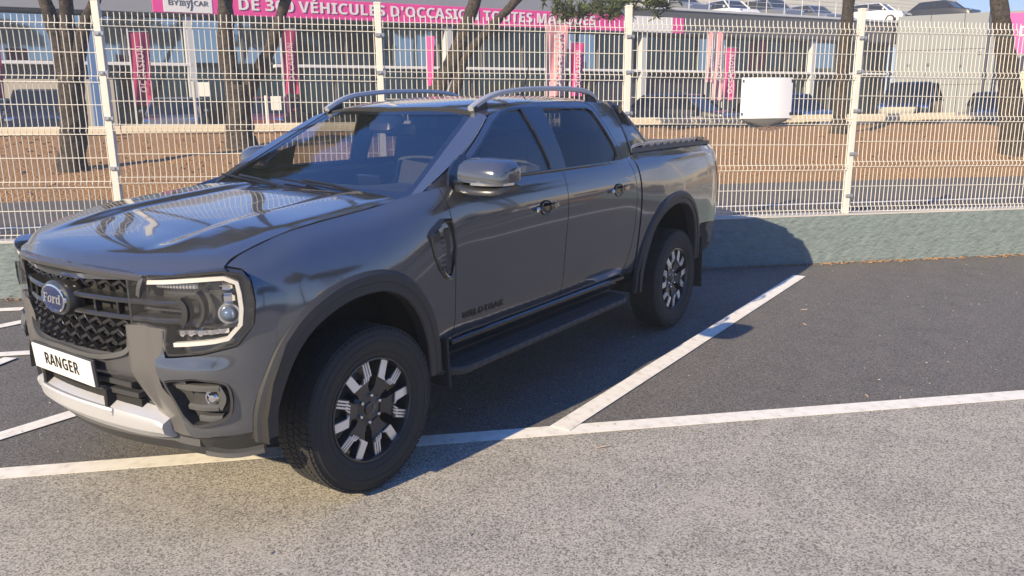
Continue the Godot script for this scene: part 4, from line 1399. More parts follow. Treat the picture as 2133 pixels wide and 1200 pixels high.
		mb.box(Vector3(3.92, 1.430, 0.785 * s), Vector3(0.16, 0.034, 0.045), 0.01)
		emit(mb, "bar_cap", M.gloss, rail)
		for k in 9:
			mb = MB.new()
			mb.box(Vector3(2.88 + k * 0.115, 1.424, 0.79 * s), Vector3(0.03, 0.022, 0.026), 0.003)
			emit(mb, "bar_foot", M.satin, rail)
	mb = MB.new()
	mb.box(Vector3(4.225, 1.06, 0), Vector3(0.05, 0.66, 1.44), 0.02)
	emit(mb, "tailgate", M.paint, T)
	mb = MB.new()
	mb.box(Vector3(4.20, 1.392, 0), Vector3(0.12, 0.03, 1.40), 0.012)
	emit(mb, "tailgate_cap", M.plastic_grey, T)
	mb = MB.new()
	var bedin := Vector3(3.4, 1.2, 0)
	for s in [1.0, -1.0]: mb.box(Vector3(3.42, 1.18, 0.73 * s), Vector3(1.6, 0.40, 0.03), 0.0)
	mb.box(Vector3(3.42, 0.97, 0), Vector3(1.6, 0.03, 1.44), 0.0)
	emit(mb, "bed_liner", M.dark, T, 0)
	var tb := body.clip(func(p): return tail_d(p) - 0.003)
	both(tb.moved(0.004).slab(0.03), "tail_light", M.red)
	mb = MB.new()
	var RR := []
	for q in [[3.70, 0.80], [3.9, 0.885], [4.10, 0.872], [4.24, 0.82], [4.30, 0.70], [4.31, 0.4], [4.31, 0.0]]:
		var x: float = q[0]
		var z: float = q[1]
		var d: Vector2 = Vector2(0, 1) if x < 4.05 else (Vector2(0.7, 0.7) if z > 0.75 else Vector2(1, 0))
		RR.append([Vector3(x - d.x * 0.08, 0.765, z - d.y * 0.08), Vector3(x, 0.765, z), Vector3(x + d.x * 0.014, 0.735, z + d.y * 0.014), Vector3(x + d.x * 0.010, 0.70, z + d.y * 0.010), Vector3(x - d.x * 0.01, lerpf(0.685, 0.56, clampf((x - 3.70) / 0.25, 0, 1)), z - d.y * 0.01), Vector3(x - d.x * 0.10, lerpf(0.69, 0.55, clampf((x - 3.70) / 0.25, 0, 1)), z - d.y * 0.10)])
	mb.rings(RR)
	both(mb, "rear_bumper", M.plastic_grey, T, 25)
	for s in [1.0, -1.0]:
		mb = MB.new()
		mb.box(Vector3(3.715, 0.45, 0.815 * s), Vector3(0.014, 0.42, 0.27), 0.005, Basis(Vector3.BACK, 0.06))
		emit(mb, "mud_flap", M.rubber, T)
		mb = MB.new()
		mb.box(Vector3(0.50, 0.47, 0.82 * s), Vector3(0.014, 0.26, 0.24), 0.005, Basis(Vector3.BACK, 0.06))
		emit(mb, "mud_flap", M.rubber, T)

func skin_z(x: float, y: float) -> float:   # how far out the pickup's skin lies beside a wheel opening
	if x < 1.0:
		var a := pw([-0.62, -0.50, -0.40, -0.25, 0.0, 0.25, 0.40, 0.55], [0.868, 0.892, 0.905, 0.920, 0.930, 0.926, 0.910, 0.895], x)
		return a + pw([0.4, 0.55, 0.8, 0.95, 1.05], [-0.012, -0.003, 0.008, 0.008, -0.004], y)
	return pw([2.55, 2.75, 3.0, 3.3, 3.6, 3.75], [0.895, 0.912, 0.932, 0.935, 0.922, 0.912], x) + pw([0.4, 0.55, 0.8, 1.0, 1.1], [-0.012, -0.005, 0.004, 0.006, 0.0], y)

func truck_wheels() -> void:
	var proto: Node3D = null
	for q in [[0.0, 1.0, -0.02], [3.27, 1.0, 0.0], [0.0, -1.0, -0.02], [3.27, -1.0, 0.0]]:
		var w: Node3D
		if proto == null:
			w = make_wheel()
			proto = w
		else:
			w = proto.duplicate()
			w.name = "wheel_%03d" % used.size()
			T.add_child(w, true)
		w.position = Vector3(q[0], 0.388, 0.805 * q[1])
		w.rotation = Vector3(0, (0.0 if q[1] > 0 else PI) + q[2], 0)
	var i := 0
	for c in T.get_children():
		if String(c.name).begins_with("wheel_0"):
			i += 1
			c.name = "wheel_%03d" % i

func make_wheel() -> Node3D:
	var w := node("wheel", Vector3.ZERO, T)
	var ax := Transform3D(Basis(Vector3.RIGHT, Vector3.BACK, Vector3.UP * -1.0), Vector3.ZERO)   # local y of a lathe points out of the wheel's face (+z)
	var mb := MB.new()
	mb.lathe([Vector2(0.238, 0.098), Vector2(0.247, 0.108), Vector2(0.262, 0.114), Vector2(0.295, 0.122), Vector2(0.325, 0.124), Vector2(0.350, 0.118), Vector2(0.368, 0.108), Vector2(0.3765, 0.098), Vector2(0.380, 0.07), Vector2(0.380, -0.06), Vector2(0.3765, -0.085), Vector2(0.36, -0.098), Vector2(0.33, -0.105), Vector2(0.28, -0.105), Vector2(0.238, -0.09)], ax, 72, false)
	var tyre := emit(mb, "tyre", M.rubber, w, 40)
	mb = MB.new()
	for k in 84:
		var a := TAU * k / 84
		for row in 5:
			var z := [-0.074, -0.036, 0.005, 0.046, 0.086][row] as float
			var aa := a + (0.5 if row % 2 else 0.0) * TAU / 84
			var wd := 0.033 if row % 4 else 0.036
			var b := Basis(Vector3.BACK, aa) * Basis(Vector3.RIGHT if false else Vector3.UP, 0.0)
			b = b * Basis(Vector3.RIGHT, 0.35 if row == 1 else (-0.35 if row == 3 else 0.0))
			var rad := 0.3785 if row % 4 else 0.3765
			mb.box(Basis(Vector3.BACK, aa) * Vector3(rad, 0, 0) + Vector3(0, 0, z), Vector3(0.010, 0.0235, wd), 0.0, b)
		for s in [1.0, -1.0]:   # shoulder lugs
			mb.box(Basis(Vector3.BACK, a) * Vector3(0.366, 0, 0) + Vector3(0, 0, 0.104 if s > 0 else -0.09), Vector3(0.020, 0.019, 0.010), 0.0, Basis(Vector3.BACK, a) * Basis(Vector3.UP, -0.7 * s))
	kind(emit(mb, "tread", M.rubber, tyre, 0), "stuff")
	# raised lettering band and ribs on the sidewall
	mb = MB.new()
	for r in [0.272, 0.318, 0.345]:
		var zz: float = {0.272: 0.1165, 0.318: 0.1237, 0.345: 0.1195}[r]
		mb.lathe([Vector2(r - 0.0025, zz - 0.002), Vector2(r - 0.001, zz + 0.002), Vector2(r + 0.001, zz + 0.002), Vector2(r + 0.0025, zz - 0.002)], ax, 72, false)
	emit(mb, "sidewall_rib", M.rubber, tyre, 20)
	var rim := node("rim", Vector3.ZERO, w)
	mb = MB.new()
	mb.lathe([Vector2(0.242, 0.098), Vector2(0.240, 0.107), Vector2(0.233, 0.109), Vector2(0.228, 0.100), Vector2(0.222, 0.06), Vector2(0.215, -0.02), Vector2(0.215, -0.09)], ax, 60, true)
	emit(mb, "barrel", M.alloy, rim, 35)
	mb = MB.new()
	mb.lathe([Vector2(0.0, -0.02), Vector2(0.17, -0.02)], ax, 40, false)
	emit(mb, "brake_disc", M.satin, rim, 0)
	mb = MB.new()
	mb.box(Vector3(0.13, 0.02, -0.005), Vector3(0.09, 0.20, 0.07), 0.02)
	emit(mb, "brake_caliper", M.grey_dark, rim)
	mb = MB.new()
	mb.lathe([Vector2(0.0, 0.078), Vector2(0.046, 0.078), Vector2(0.062, 0.070), Vector2(0.078, 0.070), Vector2(0.088, 0.058), Vector2(0.09, 0.0)], ax, 36, false)
	emit(mb, "hub", M.alloy, rim, 30)
	mb = MB.new()
	mb.lathe([Vector2(0.0, 0.091), Vector2(0.022, 0.090), Vector2(0.031, 0.086), Vector2(0.034, 0.076)], ax, 28, false)
	var cap := emit(mb, "centre_cap", M.gloss, rim, 30)
	mb = MB.new()
	mb.prism([Vector2(-0.012, -0.020), Vector2(-0.006, -0.006), Vector2(0.004, 0.004), Vector2(0.012, 0.020), Vector2(0.004, 0.006), Vector2(-0.004, -0.004)], 0.003, Transform3D(Basis(), Vector3(0, 0, 0.091)))
	emit(mb, "cap_mark", M.satin, cap, 0)
	var spoke_m: ArrayMesh = null
	var face_m: ArrayMesh = null
	var nut_m: ArrayMesh = null
	for k in 6:
		var rot := Basis(Vector3.BACK, TAU * k / 6 + 0.89)
		if spoke_m == null:
			mb = MB.new()
			# dark spoke: from the hub it widens, then splits into two arms
			var loft := func(pts: Array, zf: float, zb: float):
				var f := pts.map(func(p): return Vector3(p.x, p.y, zf - 0.35 * absf(p.x - 0.15) * (0.3 if p.x > 0.15 else 0.5)))
				var g := pts.map(func(p): return Vector3(p.x, p.y, zb))
				mb.rings([g, f])
			loft.call(v2([0.07, -0.032, 0.07, 0.032, 0.10, 0.034, 0.145, 0.058, 0.145, -0.058, 0.10, -0.034]), 0.088, 0.045)
			loft.call(v2([0.138, 0.012, 0.138, 0.060, 0.234, 0.083, 0.234, 0.040]), 0.096, 0.05)
			loft.call(v2([0.138, -0.012, 0.138, -0.060, 0.234, -0.083, 0.234, -0.040]), 0.096, 0.05)
			spoke_m = mb.mesh(M.alloy, 0)
			mb = MB.new()
			var plate := func(pts: Array):
				mb.rings([pts.map(func(p): return Vector3(p.x, p.y, 0.090)), pts.map(func(p): return Vector3(p.x, p.y, 0.1005 - 0.35 * absf(p.x - 0.15) * 0.3))])
			plate.call(v2([0.140, 0.004, 0.138, 0.058, 0.1405, 0.060, 0.234, 0.082, 0.234, 0.042, 0.150, 0.020]))
			for j in 3:
				var o := j * 0.0145
				plate.call(v2([0.150, -0.0225 - o, 0.150, -0.0305 - o, 0.234, -0.0485 - o, 0.234, -0.041 - o]))
				plate.call(v2([0.137, -0.004 - o * 0.95, 0.137, -0.011 - o * 0.95, 0.160, -0.0235 - o * 0.95, 0.160, -0.0165 - o * 0.95]))
			face_m = mb.mesh(M.machined, 0)
			mb = MB.new()
			mb.lathe([Vector2(0.0, 0.089), Vector2(0.007, 0.088), Vector2(0.0095, 0.083), Vector2(0.0095, 0.06)], Transform3D(ax.basis, Vector3(0.062, 0, 0)), 12, false)
			nut_m = mb.mesh(M.chrome, 20)
		for e in [["spoke", spoke_m, rot], ["spoke_face", face_m, rot], ["wheel_nut", nut_m, rot * Basis(Vector3.BACK, TAU / 12)]]:
			var o := MeshInstance3D.new()
			o.name = e[0]; o.mesh = e[1]
			put(o, rim)
			o.transform = Transform3D(e[2], Vector3.ZERO)
	return w

func truck_inside() -> void:
	var mb := MB.new()
	# floor and door linings keep the cabin closed
	mb.box(Vector3(1.5, 0.62, 0), Vector3(2.1, 0.04, 1.6), 0.0)
	emit(mb, "cabin_floor", M.dark, T, 0)
	mb = MB.new()
	for s in [1.0, -1.0]: mb.box(Vector3(1.55, 0.97, 0.80 * s), Vector3(2.0, 0.68, 0.05), 0.02)
	emit(mb, "door_lining", M.interior, T, 0)
	# dashboard
	var P := []
	for i in 21:
		var row := []
		for j in 41:
			var z := lerpf(-0.74, 0.74, j / 40.0)
			var t := i / 20.0
			var x := lerpf(0.45, 0.98, t)
			var y := pw([0.0, 0.5, 0.75, 0.9, 1.0], [1.27, 1.285, 1.275, 1.22, 1.05], t) + 0.03 * exp(-pow((z - 0.38) / 0.18, 2.0)) * smoothstep(0.4, 0.7, t)
			row.append(Vector3(x, y, z))
		P.append(row)
	mb.V.clear(); mb.N.clear()
	mb.grid(P, Vector3.UP)
	var dash := emit(mb, "dashboard", M.interior, T)
	mb = MB.new()
	mb.box(Vector3(0.955, 1.20, 0.0), Vector3(0.02, 0.26, 0.19), 0.006, Basis(Vector3.BACK, 0.2))
	emit(mb, "centre_screen", M.gloss, dash)
	# steering wheel
	var st := node("steering_wheel", Vector3(1.16, 1.18, 0.38), T)
	var sb := Basis(Vector3.BACK, 0.42)
	mb = MB.new()
	var ring := []
	for k in 33: ring.append(sb * Vector3(0, 0.185 * sin(TAU * k / 32), 0.185 * cos(TAU * k / 32)))
	mb.tube(ring, 0.016, 8, false)
	emit(mb, "rim", M.black, st, 60)
	mb = MB.new()
	mb.box(sb * Vector3(-0.02, 0, 0), Vector3(0.05, 0.13, 0.16), 0.02, sb)
	for a in [0.0, PI, -PI / 2]: mb.box(sb * Vector3(-0.005, sin(a) * 0.12, cos(a) * 0.12), Vector3(0.02, 0.035 if a != -PI / 2 else 0.13, 0.13 if a != -PI / 2 else 0.035), 0.006, sb)
	emit(mb, "hub", M.black, st)
	# seats
	for q in [[1.50, 0.38], [1.50, -0.38], [2.30, 0.36], [2.30, -0.36]]:
		var s := node("seat", Vector3(q[0], 0.85, q[1]), T)
		mb = MB.new()
		mb.box(Vector3(0, 0.08, 0), Vector3(0.50, 0.16, 0.50), 0.05)
		emit(mb, "cushion", M.interior, s, 40)
		mb = MB.new()
		mb.box(Vector3(0.30, 0.40, 0), Vector3(0.15, 0.62, 0.48), 0.06, Basis(Vector3.BACK, -0.18))
		emit(mb, "backrest", M.interior, s, 40)
		mb = MB.new()
		mb.box(Vector3(0.38, 0.76, 0), Vector3(0.10, 0.18, 0.26), 0.04, Basis(Vector3.BACK, -0.1))
		emit(mb, "headrest", M.interior, s, 40)
	# mirror, sensor box and sun visors behind the windscreen
	mb = MB.new()
	mb.box(Vector3(1.10, 1.615, 0.0), Vector3(0.16, 0.07, 0.20), 0.03, Basis(Vector3.BACK, 0.5))
	emit(mb, "sensor_box", M.black, T, 40)
	mb = MB.new()
	mb.box(Vector3(1.19, 1.575, 0.02), Vector3(0.04, 0.075, 0.25), 0.018)
	emit(mb, "rear_view_mirror", M.black, T, 40)


# ---------------------------------------------------------------- beyond the fence, and the place behind the camera
const FO := Vector3(11.69, 0, -29.18)     # left end of the showroom's front as seen
const FD := Vector3(0.888, 0, 0.46)
const FN := Vector3(-0.46, 0, 0.888)
const PARK := 0.55

func fc(s: float, h: float, o := 0.0) -> Vector3:
	return FO + FD * s + FN * o + Vector3(0, h, 0)

func bank_h(a: float, n: float) -> float:
	var d := -n
	var h := pw([3.9, 9.2, 9.5, 13.0, 17.0, 19.2, 20.5], [0.30, 0.30, 0.36, 0.62, 0.88, 0.96, 0.98], d)
	return h

func surroundings() -> void:
	rng.seed = 77
	M.pink = mat(lin(0.72, 0.055, 0.30), 0.55)
	M.pink_flag = mat(lin(0.70, 0.06, 0.25), 0.8)
	M.pink_flag.backlight_enabled = true; M.pink_flag.backlight = Color(0.4, 0.1, 0.2)
	M.pink_pale = mat(lin(0.74, 0.33, 0.36), 0.8)
	M.sign_white = mat(lin(0.72, 0.72, 0.72), 0.5)
	M.fascia = mat(lin(0.30, 0.31, 0.33), 0.45, 0.2)
	M.fascia_dark = mat(lin(0.085, 0.088, 0.092), 0.5)
	M.facade_glass = mat(lin(0.30, 0.37, 0.40), 0.03, 1.0)
	M.facade_glass_low = mat(lin(0.045, 0.060, 0.060), 0.05, 1.0)
	M.cream = mat(lin(0.52, 0.47, 0.37), 0.8)
	M.pale = mat(lin(0.50, 0.52, 0.54), 0.5)
	M.concrete = mat(Color.WHITE, 0.85)
	M.concrete.albedo_texture = noise_tex(0.008, 512, [[0.0, Color(0.53, 0.53, 0.52)], [0.5, Color(0.60, 0.60, 0.59)], [1.0, Color(0.68, 0.68, 0.67)]], FastNoiseLite.TYPE_SIMPLEX_SMOOTH, 5, 21)
	tri_map(M.concrete, 0.25)
	M.wing = mat(lin(0.225, 0.243, 0.258), 0.8)
	M.pink_dark = mat(lin(0.30, 0.018, 0.10), 0.8)
	M.letter_dim = mat(lin(0.55, 0.35, 0.42), 0.7)
	M.navy = mat(lin(0.022, 0.030, 0.055), 0.5)
	M.totem = mat(lin(0.10, 0.20, 0.42), 0.5)
	M.bark = mat(Color.WHITE, 0.95)
	M.bark.albedo_texture = noise_tex(0.05, 512, [[0.0, Color(0.085, 0.075, 0.07)], [0.45, Color(0.20, 0.175, 0.16)], [0.7, Color(0.29, 0.26, 0.24)], [1.0, Color(0.40, 0.365, 0.34)]], FastNoiseLite.TYPE_CELLULAR, 3, 31)
	M.bark.normal_enabled = true
	M.bark.normal_texture = noise_tex(0.04, 512, [], FastNoiseLite.TYPE_CELLULAR, 3, 31, 18.0)
	tri_map(M.bark, 1.2)
	M.needle = mat(lin(0.055, 0.085, 0.028), 0.75)
	M.needle.vertex_color_use_as_albedo = true
	M.needle.backlight_enabled = true; M.needle.backlight = Color(0.15, 0.2, 0.06)
	M.needle.cull_mode = BaseMaterial3D.CULL_DISABLED
	M.car_navy = mat(lin(0.010, 0.013, 0.022), 0.35, 0.0, 0.5)
	M.car_black = mat(lin(0.008, 0.008, 0.009), 0.4, 0.0, 0.4)
	M.car_red = mat(lin(0.10, 0.018, 0.022), 0.35, 0.0, 0.6)
	M.car_white = mat(lin(0.70, 0.70, 0.70), 0.35, 0.0, 1.0)
	M.car_grey = mat(lin(0.16, 0.17, 0.19), 0.3, 0.4, 1.0)
	M.car_glass = mat(lin(0.012, 0.014, 0.016), 0.08)
	terrain()
	showroom()
	flags()
	white_shield()
	var kinds := [["pine needle bank"]]
	var low := node("concrete_edge_wall", fp(4, 0.95, -19.4))
	tag(low, "low cream concrete edge wall between the needle bank and the car park", "wall")
	for i in 14:
		var b := MB.new()
		b.box(fp(-24 + i * 4.0, 1.03 + i * 0.017, -19.4) - low.position, Vector3(3.985, 0.22, 0.22), 0.012, Basis(A, Vector3.UP, NV))
		emit(b, "segment", M.cream, low)
	trees()
	cars()
	behind_camera()

func terrain() -> void:
	var P := []
	var ns := [-3.95, -3.97, -6.0, -9.2, -9.5]
	for i in 34: ns.append(-9.8 - i * 0.3)
	ns.append_array([-20.3, -20.4])
	var nz := FastNoiseLite.new()
	nz.frequency = 0.35; nz.seed = 12; nz.fractal_octaves = 5
	for i in 241:
		var a := -40 + i * 0.4
		var row := []
		for n in ns:
			var h := bank_h(a, n) if n < -3.96 else -0.02
			if n < -9.4 and n > -19.4: h += 0.10 * nz.get_noise_2d(a, n * 1.3) + 0.02 * sin(a * 3.1 + n * 2.0)
			if n < -20.35: h = PARK - 0.05
			row.append(fp(a, h, n))
		P.append(row)
	var mb := MB.new()
	mb.grid(P, Vector3.UP)
	kind(emit(mb, "needle_covered_bank", M.litter), "structure")
	an_sheet(-40, 56, -9.25, -4.02, 0.306, "lane", M.lane)
	strip(an(-30, -6.4), an(50, -6.1), 0.10, 0.312, "lane_line")
	# car park level beyond the bank
	var b := MB.new()
	b.box(fp(20, PARK - 0.2, -50.4), Vector3(150, 0.4, 60), 0.0, Basis(A, Vector3.UP, NV))
	kind(emit(b, "car_park_ground", M.lane, self, 0), "structure")
	# chips of bark, cones and dry twigs on the bank
	var tw := MB.new()
	for k in 900:
		var a := rng.randf_range(-9, 18)
		var n := rng.randf_range(-18.5, -9.6)
		var h := bank_h(a, n) + 0.10 * nz.get_noise_2d(a, n * 1.3) + 0.02 * sin(a * 3.1 + n * 2.0)
		tw.box(fp(a, h + 0.012, n), Vector3(rng.randf_range(0.03, 0.16), 0.02, rng.randf_range(0.02, 0.05)), 0.0, Basis(Vector3(0.2, 1, 0.1).normalized(), rng.randf() * TAU))
	kind(emit(tw, "bark_litter", mat(lin(0.20, 0.12, 0.07), 0.9), self, 0), "stuff")
	# dry leaves blown against the foot of the low wall
	var lf := MB.new()
	for k in 700:
		var a := rng.randf_range(-6, 10)
		var n := -3.735 + absf(rng.randfn(0, 0.045))
		lf.box(fp(a, 0.008, n), Vector3(rng.randf_range(0.015, 0.05), 0.008, rng.randf_range(0.004, 0.016)), 0.0, Basis(Vector3.UP, rng.randf() * TAU))
	kind(emit(lf, "dry_leaf_litter", mat(lin(0.33, 0.20, 0.11), 0.9), self, 0), "stuff")

func showroom() -> void:
	var S := node("car_showroom", fc(20, PARK, 0))
	tag(S, "long low car showroom with glass front and pink banner under its roof edge", "building")
	var loc := Basis(FD, Vector3.UP, FN)
	var bx := func(mb: MB, s0: float, s1: float, h0: float, h1: float, o0: float, o1: float, bev := 0.01):
		mb.box(fc((s0 + s1) / 2, (h0 + h1) / 2, (o0 + o1) / 2) - S.position, Vector3(s1 - s0, h1 - h0, o1 - o0), bev, loc)
	var part := func(called: String, m: Material, s0, s1, h0, h1, o0, o1, parent = null) -> MeshInstance3D:
		var mb := MB.new()
		bx.call(mb, s0, s1, h0, h1, o0, o1)
		return emit(mb, called, m, parent if parent else S, 0)
	part.call("body", M.fascia_dark, -14.0, 48.3, PARK, 6.2, -12.0, -0.6)
	for q in [[-14.0, 7.6, M.fascia], [7.62, 27.4, M.fascia], [27.42, 48.3, M.fascia_dark]]:
		part.call("fascia", q[2], q[0], q[1], 5.25, 6.42 if q[0] > 20 else 7.2, -0.6, 0.25)
	part.call("roof_cap", M.pale, 27.4, 48.4, 6.42, 6.55, -0.7, 0.32)
	part.call("roof_deck", M.concrete, -14.0, 48.3, 6.2, 6.3, -12.0, -0.62)
	part.call("soffit", M.fascia_dark, -14.0, 48.3, 5.18, 5.248, -0.6, 0.20)
	# upper glazing
	var w := 2.2
	for i in 28:
		var s := -13.6 + i * w
		part.call("mullion", M.fascia_dark, s - 0.035, s + 0.035, 3.4, 5.18, -0.58, -0.34)
		var pane: MeshInstance3D = part.call("window_pane", M.facade_glass if s < 8.5 or i % 4 == 1 else M.facade_glass_low, s + 0.037, s + w - 0.037, 3.44, 5.16, -0.52, -0.50)
	for q in [[-13.6, 6.3], [9.6, 48.2]]:
		part.call("ledge", M.sign_white, q[0], q[1], 3.28, 3.40, -0.62, 0.10)
	part.call("transom", M.fascia_dark, -13.6, 48.2, 3.40, 3.44, -0.60, -0.40)
	# lower storey
	part.call("dark_band", M.fascia_dark, -13.6, 3.4, 2.75, 3.27, -0.62, -0.40)
	part.call("retaining_wall", M.cream, -13.6, 3.4, PARK, 2.75, -0.62, -0.20)
	for i in 20:
		var s := 3.45 + i * w
		if s > 25.5 and s < 34.5: continue
		part.call("mullion", M.fascia_dark, s - 0.035, s + 0.035, PARK, 3.27, -0.58, -0.34)
		part.call("window_pane", M.facade_glass_low, s + 0.037, s + w - 0.037, PARK + 0.3, 3.25, -0.52, -0.50)
	for i in 62:
		part.call("cladding_slat", M.navy, 25.9 + i * 0.15, 26.02 + i * 0.15, PARK, 3.2, -0.60, -0.30)
	for s in [6.3, 17.5, 28.6, 41.0]:
		part.call("column", M.pale, s - 0.17, s + 0.17, PARK, 5.18, -0.25, 0.09)
	# banner, company panels
	part.call("banner", M.pink, 5.06, 27.45, 5.27, 6.05, 0.25, 0.275)
	var lp: MeshInstance3D = part.call("logo_panel", M.sign_white, 5.45, 7.25, 5.30, 6.02, 0.276, 0.29)
	var wp: MeshInstance3D = part.call("logo_panel", M.sign_white, 27.6, 30.25, 5.27, 6.05, 0.252, 0.28)
	part.call("banner_end", M.pink, 30.26, 31.0, 5.27, 6.05, 0.252, 0.275)
	var lettering := func(s: String, at: float, h: float, size: float, width: float, m: Material, font := "Droid Sans", it := false):
		var t := text(s, "lettering", size, 0.012, m, Transform3D(), S, font, 700 if font == "Droid Sans" and not it and size > 0.4 else 400, it)
		var bb := t.mesh.get_aabb()
		var k := width / bb.size.x
		t.transform = Transform3D(loc * Basis().scaled(Vector3(k, 1, 1)), fc(at + width * 0.5, h, 0.30) - S.position)
	lettering.call("DE 300 V\u00c9HICULES D'OCCASION TOUTES MARQUES", 8.25, 5.70, 0.44, 17.1, M.sign_white)
	lettering.call("BY", 5.62, 5.66, 0.19, 0.36, M.grey_dark)
	lettering.call("my", 6.02, 5.68, 0.26, 0.40, M.grey_dark, "Droid Serif", true)
	lettering.call(")", 6.41, 5.66, 0.42, 0.10, M.grey_dark)
	lettering.call("CAR", 6.56, 5.66, 0.19, 0.52, M.grey_dark)
	# the roof car park behind the showroom's edge: rail posts, and a clad wall beyond
	for i in 16:
		part.call("rail_post", M.pale, 27.6 + i * 1.4, 27.64 + i * 1.4, 6.55, 7.5, -0.4, -0.36)
	for h in [6.95, 7.2, 7.48]:
		part.call("rail", M.pale, 27.5, 48.4, h, h + 0.02, -0.42, -0.40)
	var cw := node("clad_wall", fc(40, 6.3, -14))
	tag(cw, "pale cream wall of horizontal cladding above the roof car park", "wall")
	for i in 22:
		var mb := MB.new()
		mb.box(fc(44, 6.45 + i * 0.30, -14.0) - cw.position, Vector3(60, 0.285, 0.10), 0.02, loc)
		emit(mb, "cladding_board", mat(lin(0.66, 0.62, 0.50), 0.7) if i == 0 else (cw.get_child(0) as MeshInstance3D).mesh.surface_get_material(0), cw, 0)
	# grey panel-walled wing at the right, with the dark joint and pipes at its edge
	var Wg := node("concrete_wing", Vector3(54.3, PARK, -4.2))
	tag(Wg, "grey concrete panel building to the right of the showroom", "building")
	var d2 := Vector3(0.128, 0, 0.992)
	var n2 := Vector3(-0.992, 0, 0.128)
	var l2 := Basis(d2, Vector3.UP, n2)
	for i in 5:
		for j in 3:
			var mb := MB.new()
			mb.box(Vector3(0, 1.04 + j * 2.08, 0) + d2 * (-1.82 + i * 1.82), Vector3(1.80, 2.06, 0.3), 0.015, l2)
			emit(mb, "wall_panel", M.wing, Wg)
	var mbw := MB.new()
	mbw.box(Vector3(0, 3.1, 0) - n2 * 4.2 + d2 * 1.8, Vector3(9.0, 6.0, 8.0), 0.0, l2)
	emit(mbw, "body", M.fascia_dark, Wg, 0)
	mbw = MB.new()
	mbw.tube([d2 * -2.95 + n2 * 0.1 + Vector3(0, 0, 0), d2 * -2.95 + n2 * 0.1 + Vector3(0, 6.2, 0)], 0.09, 8)
	emit(mbw, "downpipe", M.black, Wg)
	for q in [[-0.8, 3.3], [0.9, 3.2], [-1.9, 3.3], [1.9, 3.9]]:
		mbw = MB.new()
		mbw.box(d2 * q[0] + n2 * 0.19 + Vector3(0, q[1], 0), Vector3(0.16, 0.16, 0.08), 0.02, l2)
		emit(mbw, "wall_fitting", M.fascia_dark, Wg)
	# the next building with its pink sign
	var nb := node("cream_building", Vector3(50.5, PARK, 3.2))
	tag(nb, "cream rendered building at the right edge behind the leaning trunk", "building")
	mbw = MB.new()
	mbw.box(Vector3(2.2, 1.75, 0.6), Vector3(3.5, 3.5, 7.8), 0.02, l2.rotated(Vector3.UP, PI / 2))
	emit(mbw, "wall", M.cream, nb)
	var sg := node("pink_sign", Vector3(48.95, 4.05, 1.3))
	tag(sg, "big pink sign with white lettering at the right edge of the picture", "sign")
	mbw = MB.new()
	mbw.box(Vector3(0, 1.05, 0), Vector3(4.6, 2.1, 0.12), 0.02, Basis(Vector3(0.05, 0, 1).normalized(), Vector3.UP, Vector3(-1, 0, 0.05).normalized()))
	emit(mbw, "board", M.pink, sg)
	text("DE 300", "lettering", 0.52, 0.02, M.sign_white, Transform3D(Basis(Vector3(0.05, 0, 1).normalized(), Vector3.UP, Vector3(-1, 0, 0.05).normalized()), Vector3(-0.07, 1.15, -0.25)), sg)
	for z in [-1.9, 1.9]:
		mbw = MB.new()
		mbw.box(Vector3(0.12, -1.7, z), Vector3(0.12, 3.8, 0.12), 0.01)
		emit(mbw, "post", M.pale, sg)

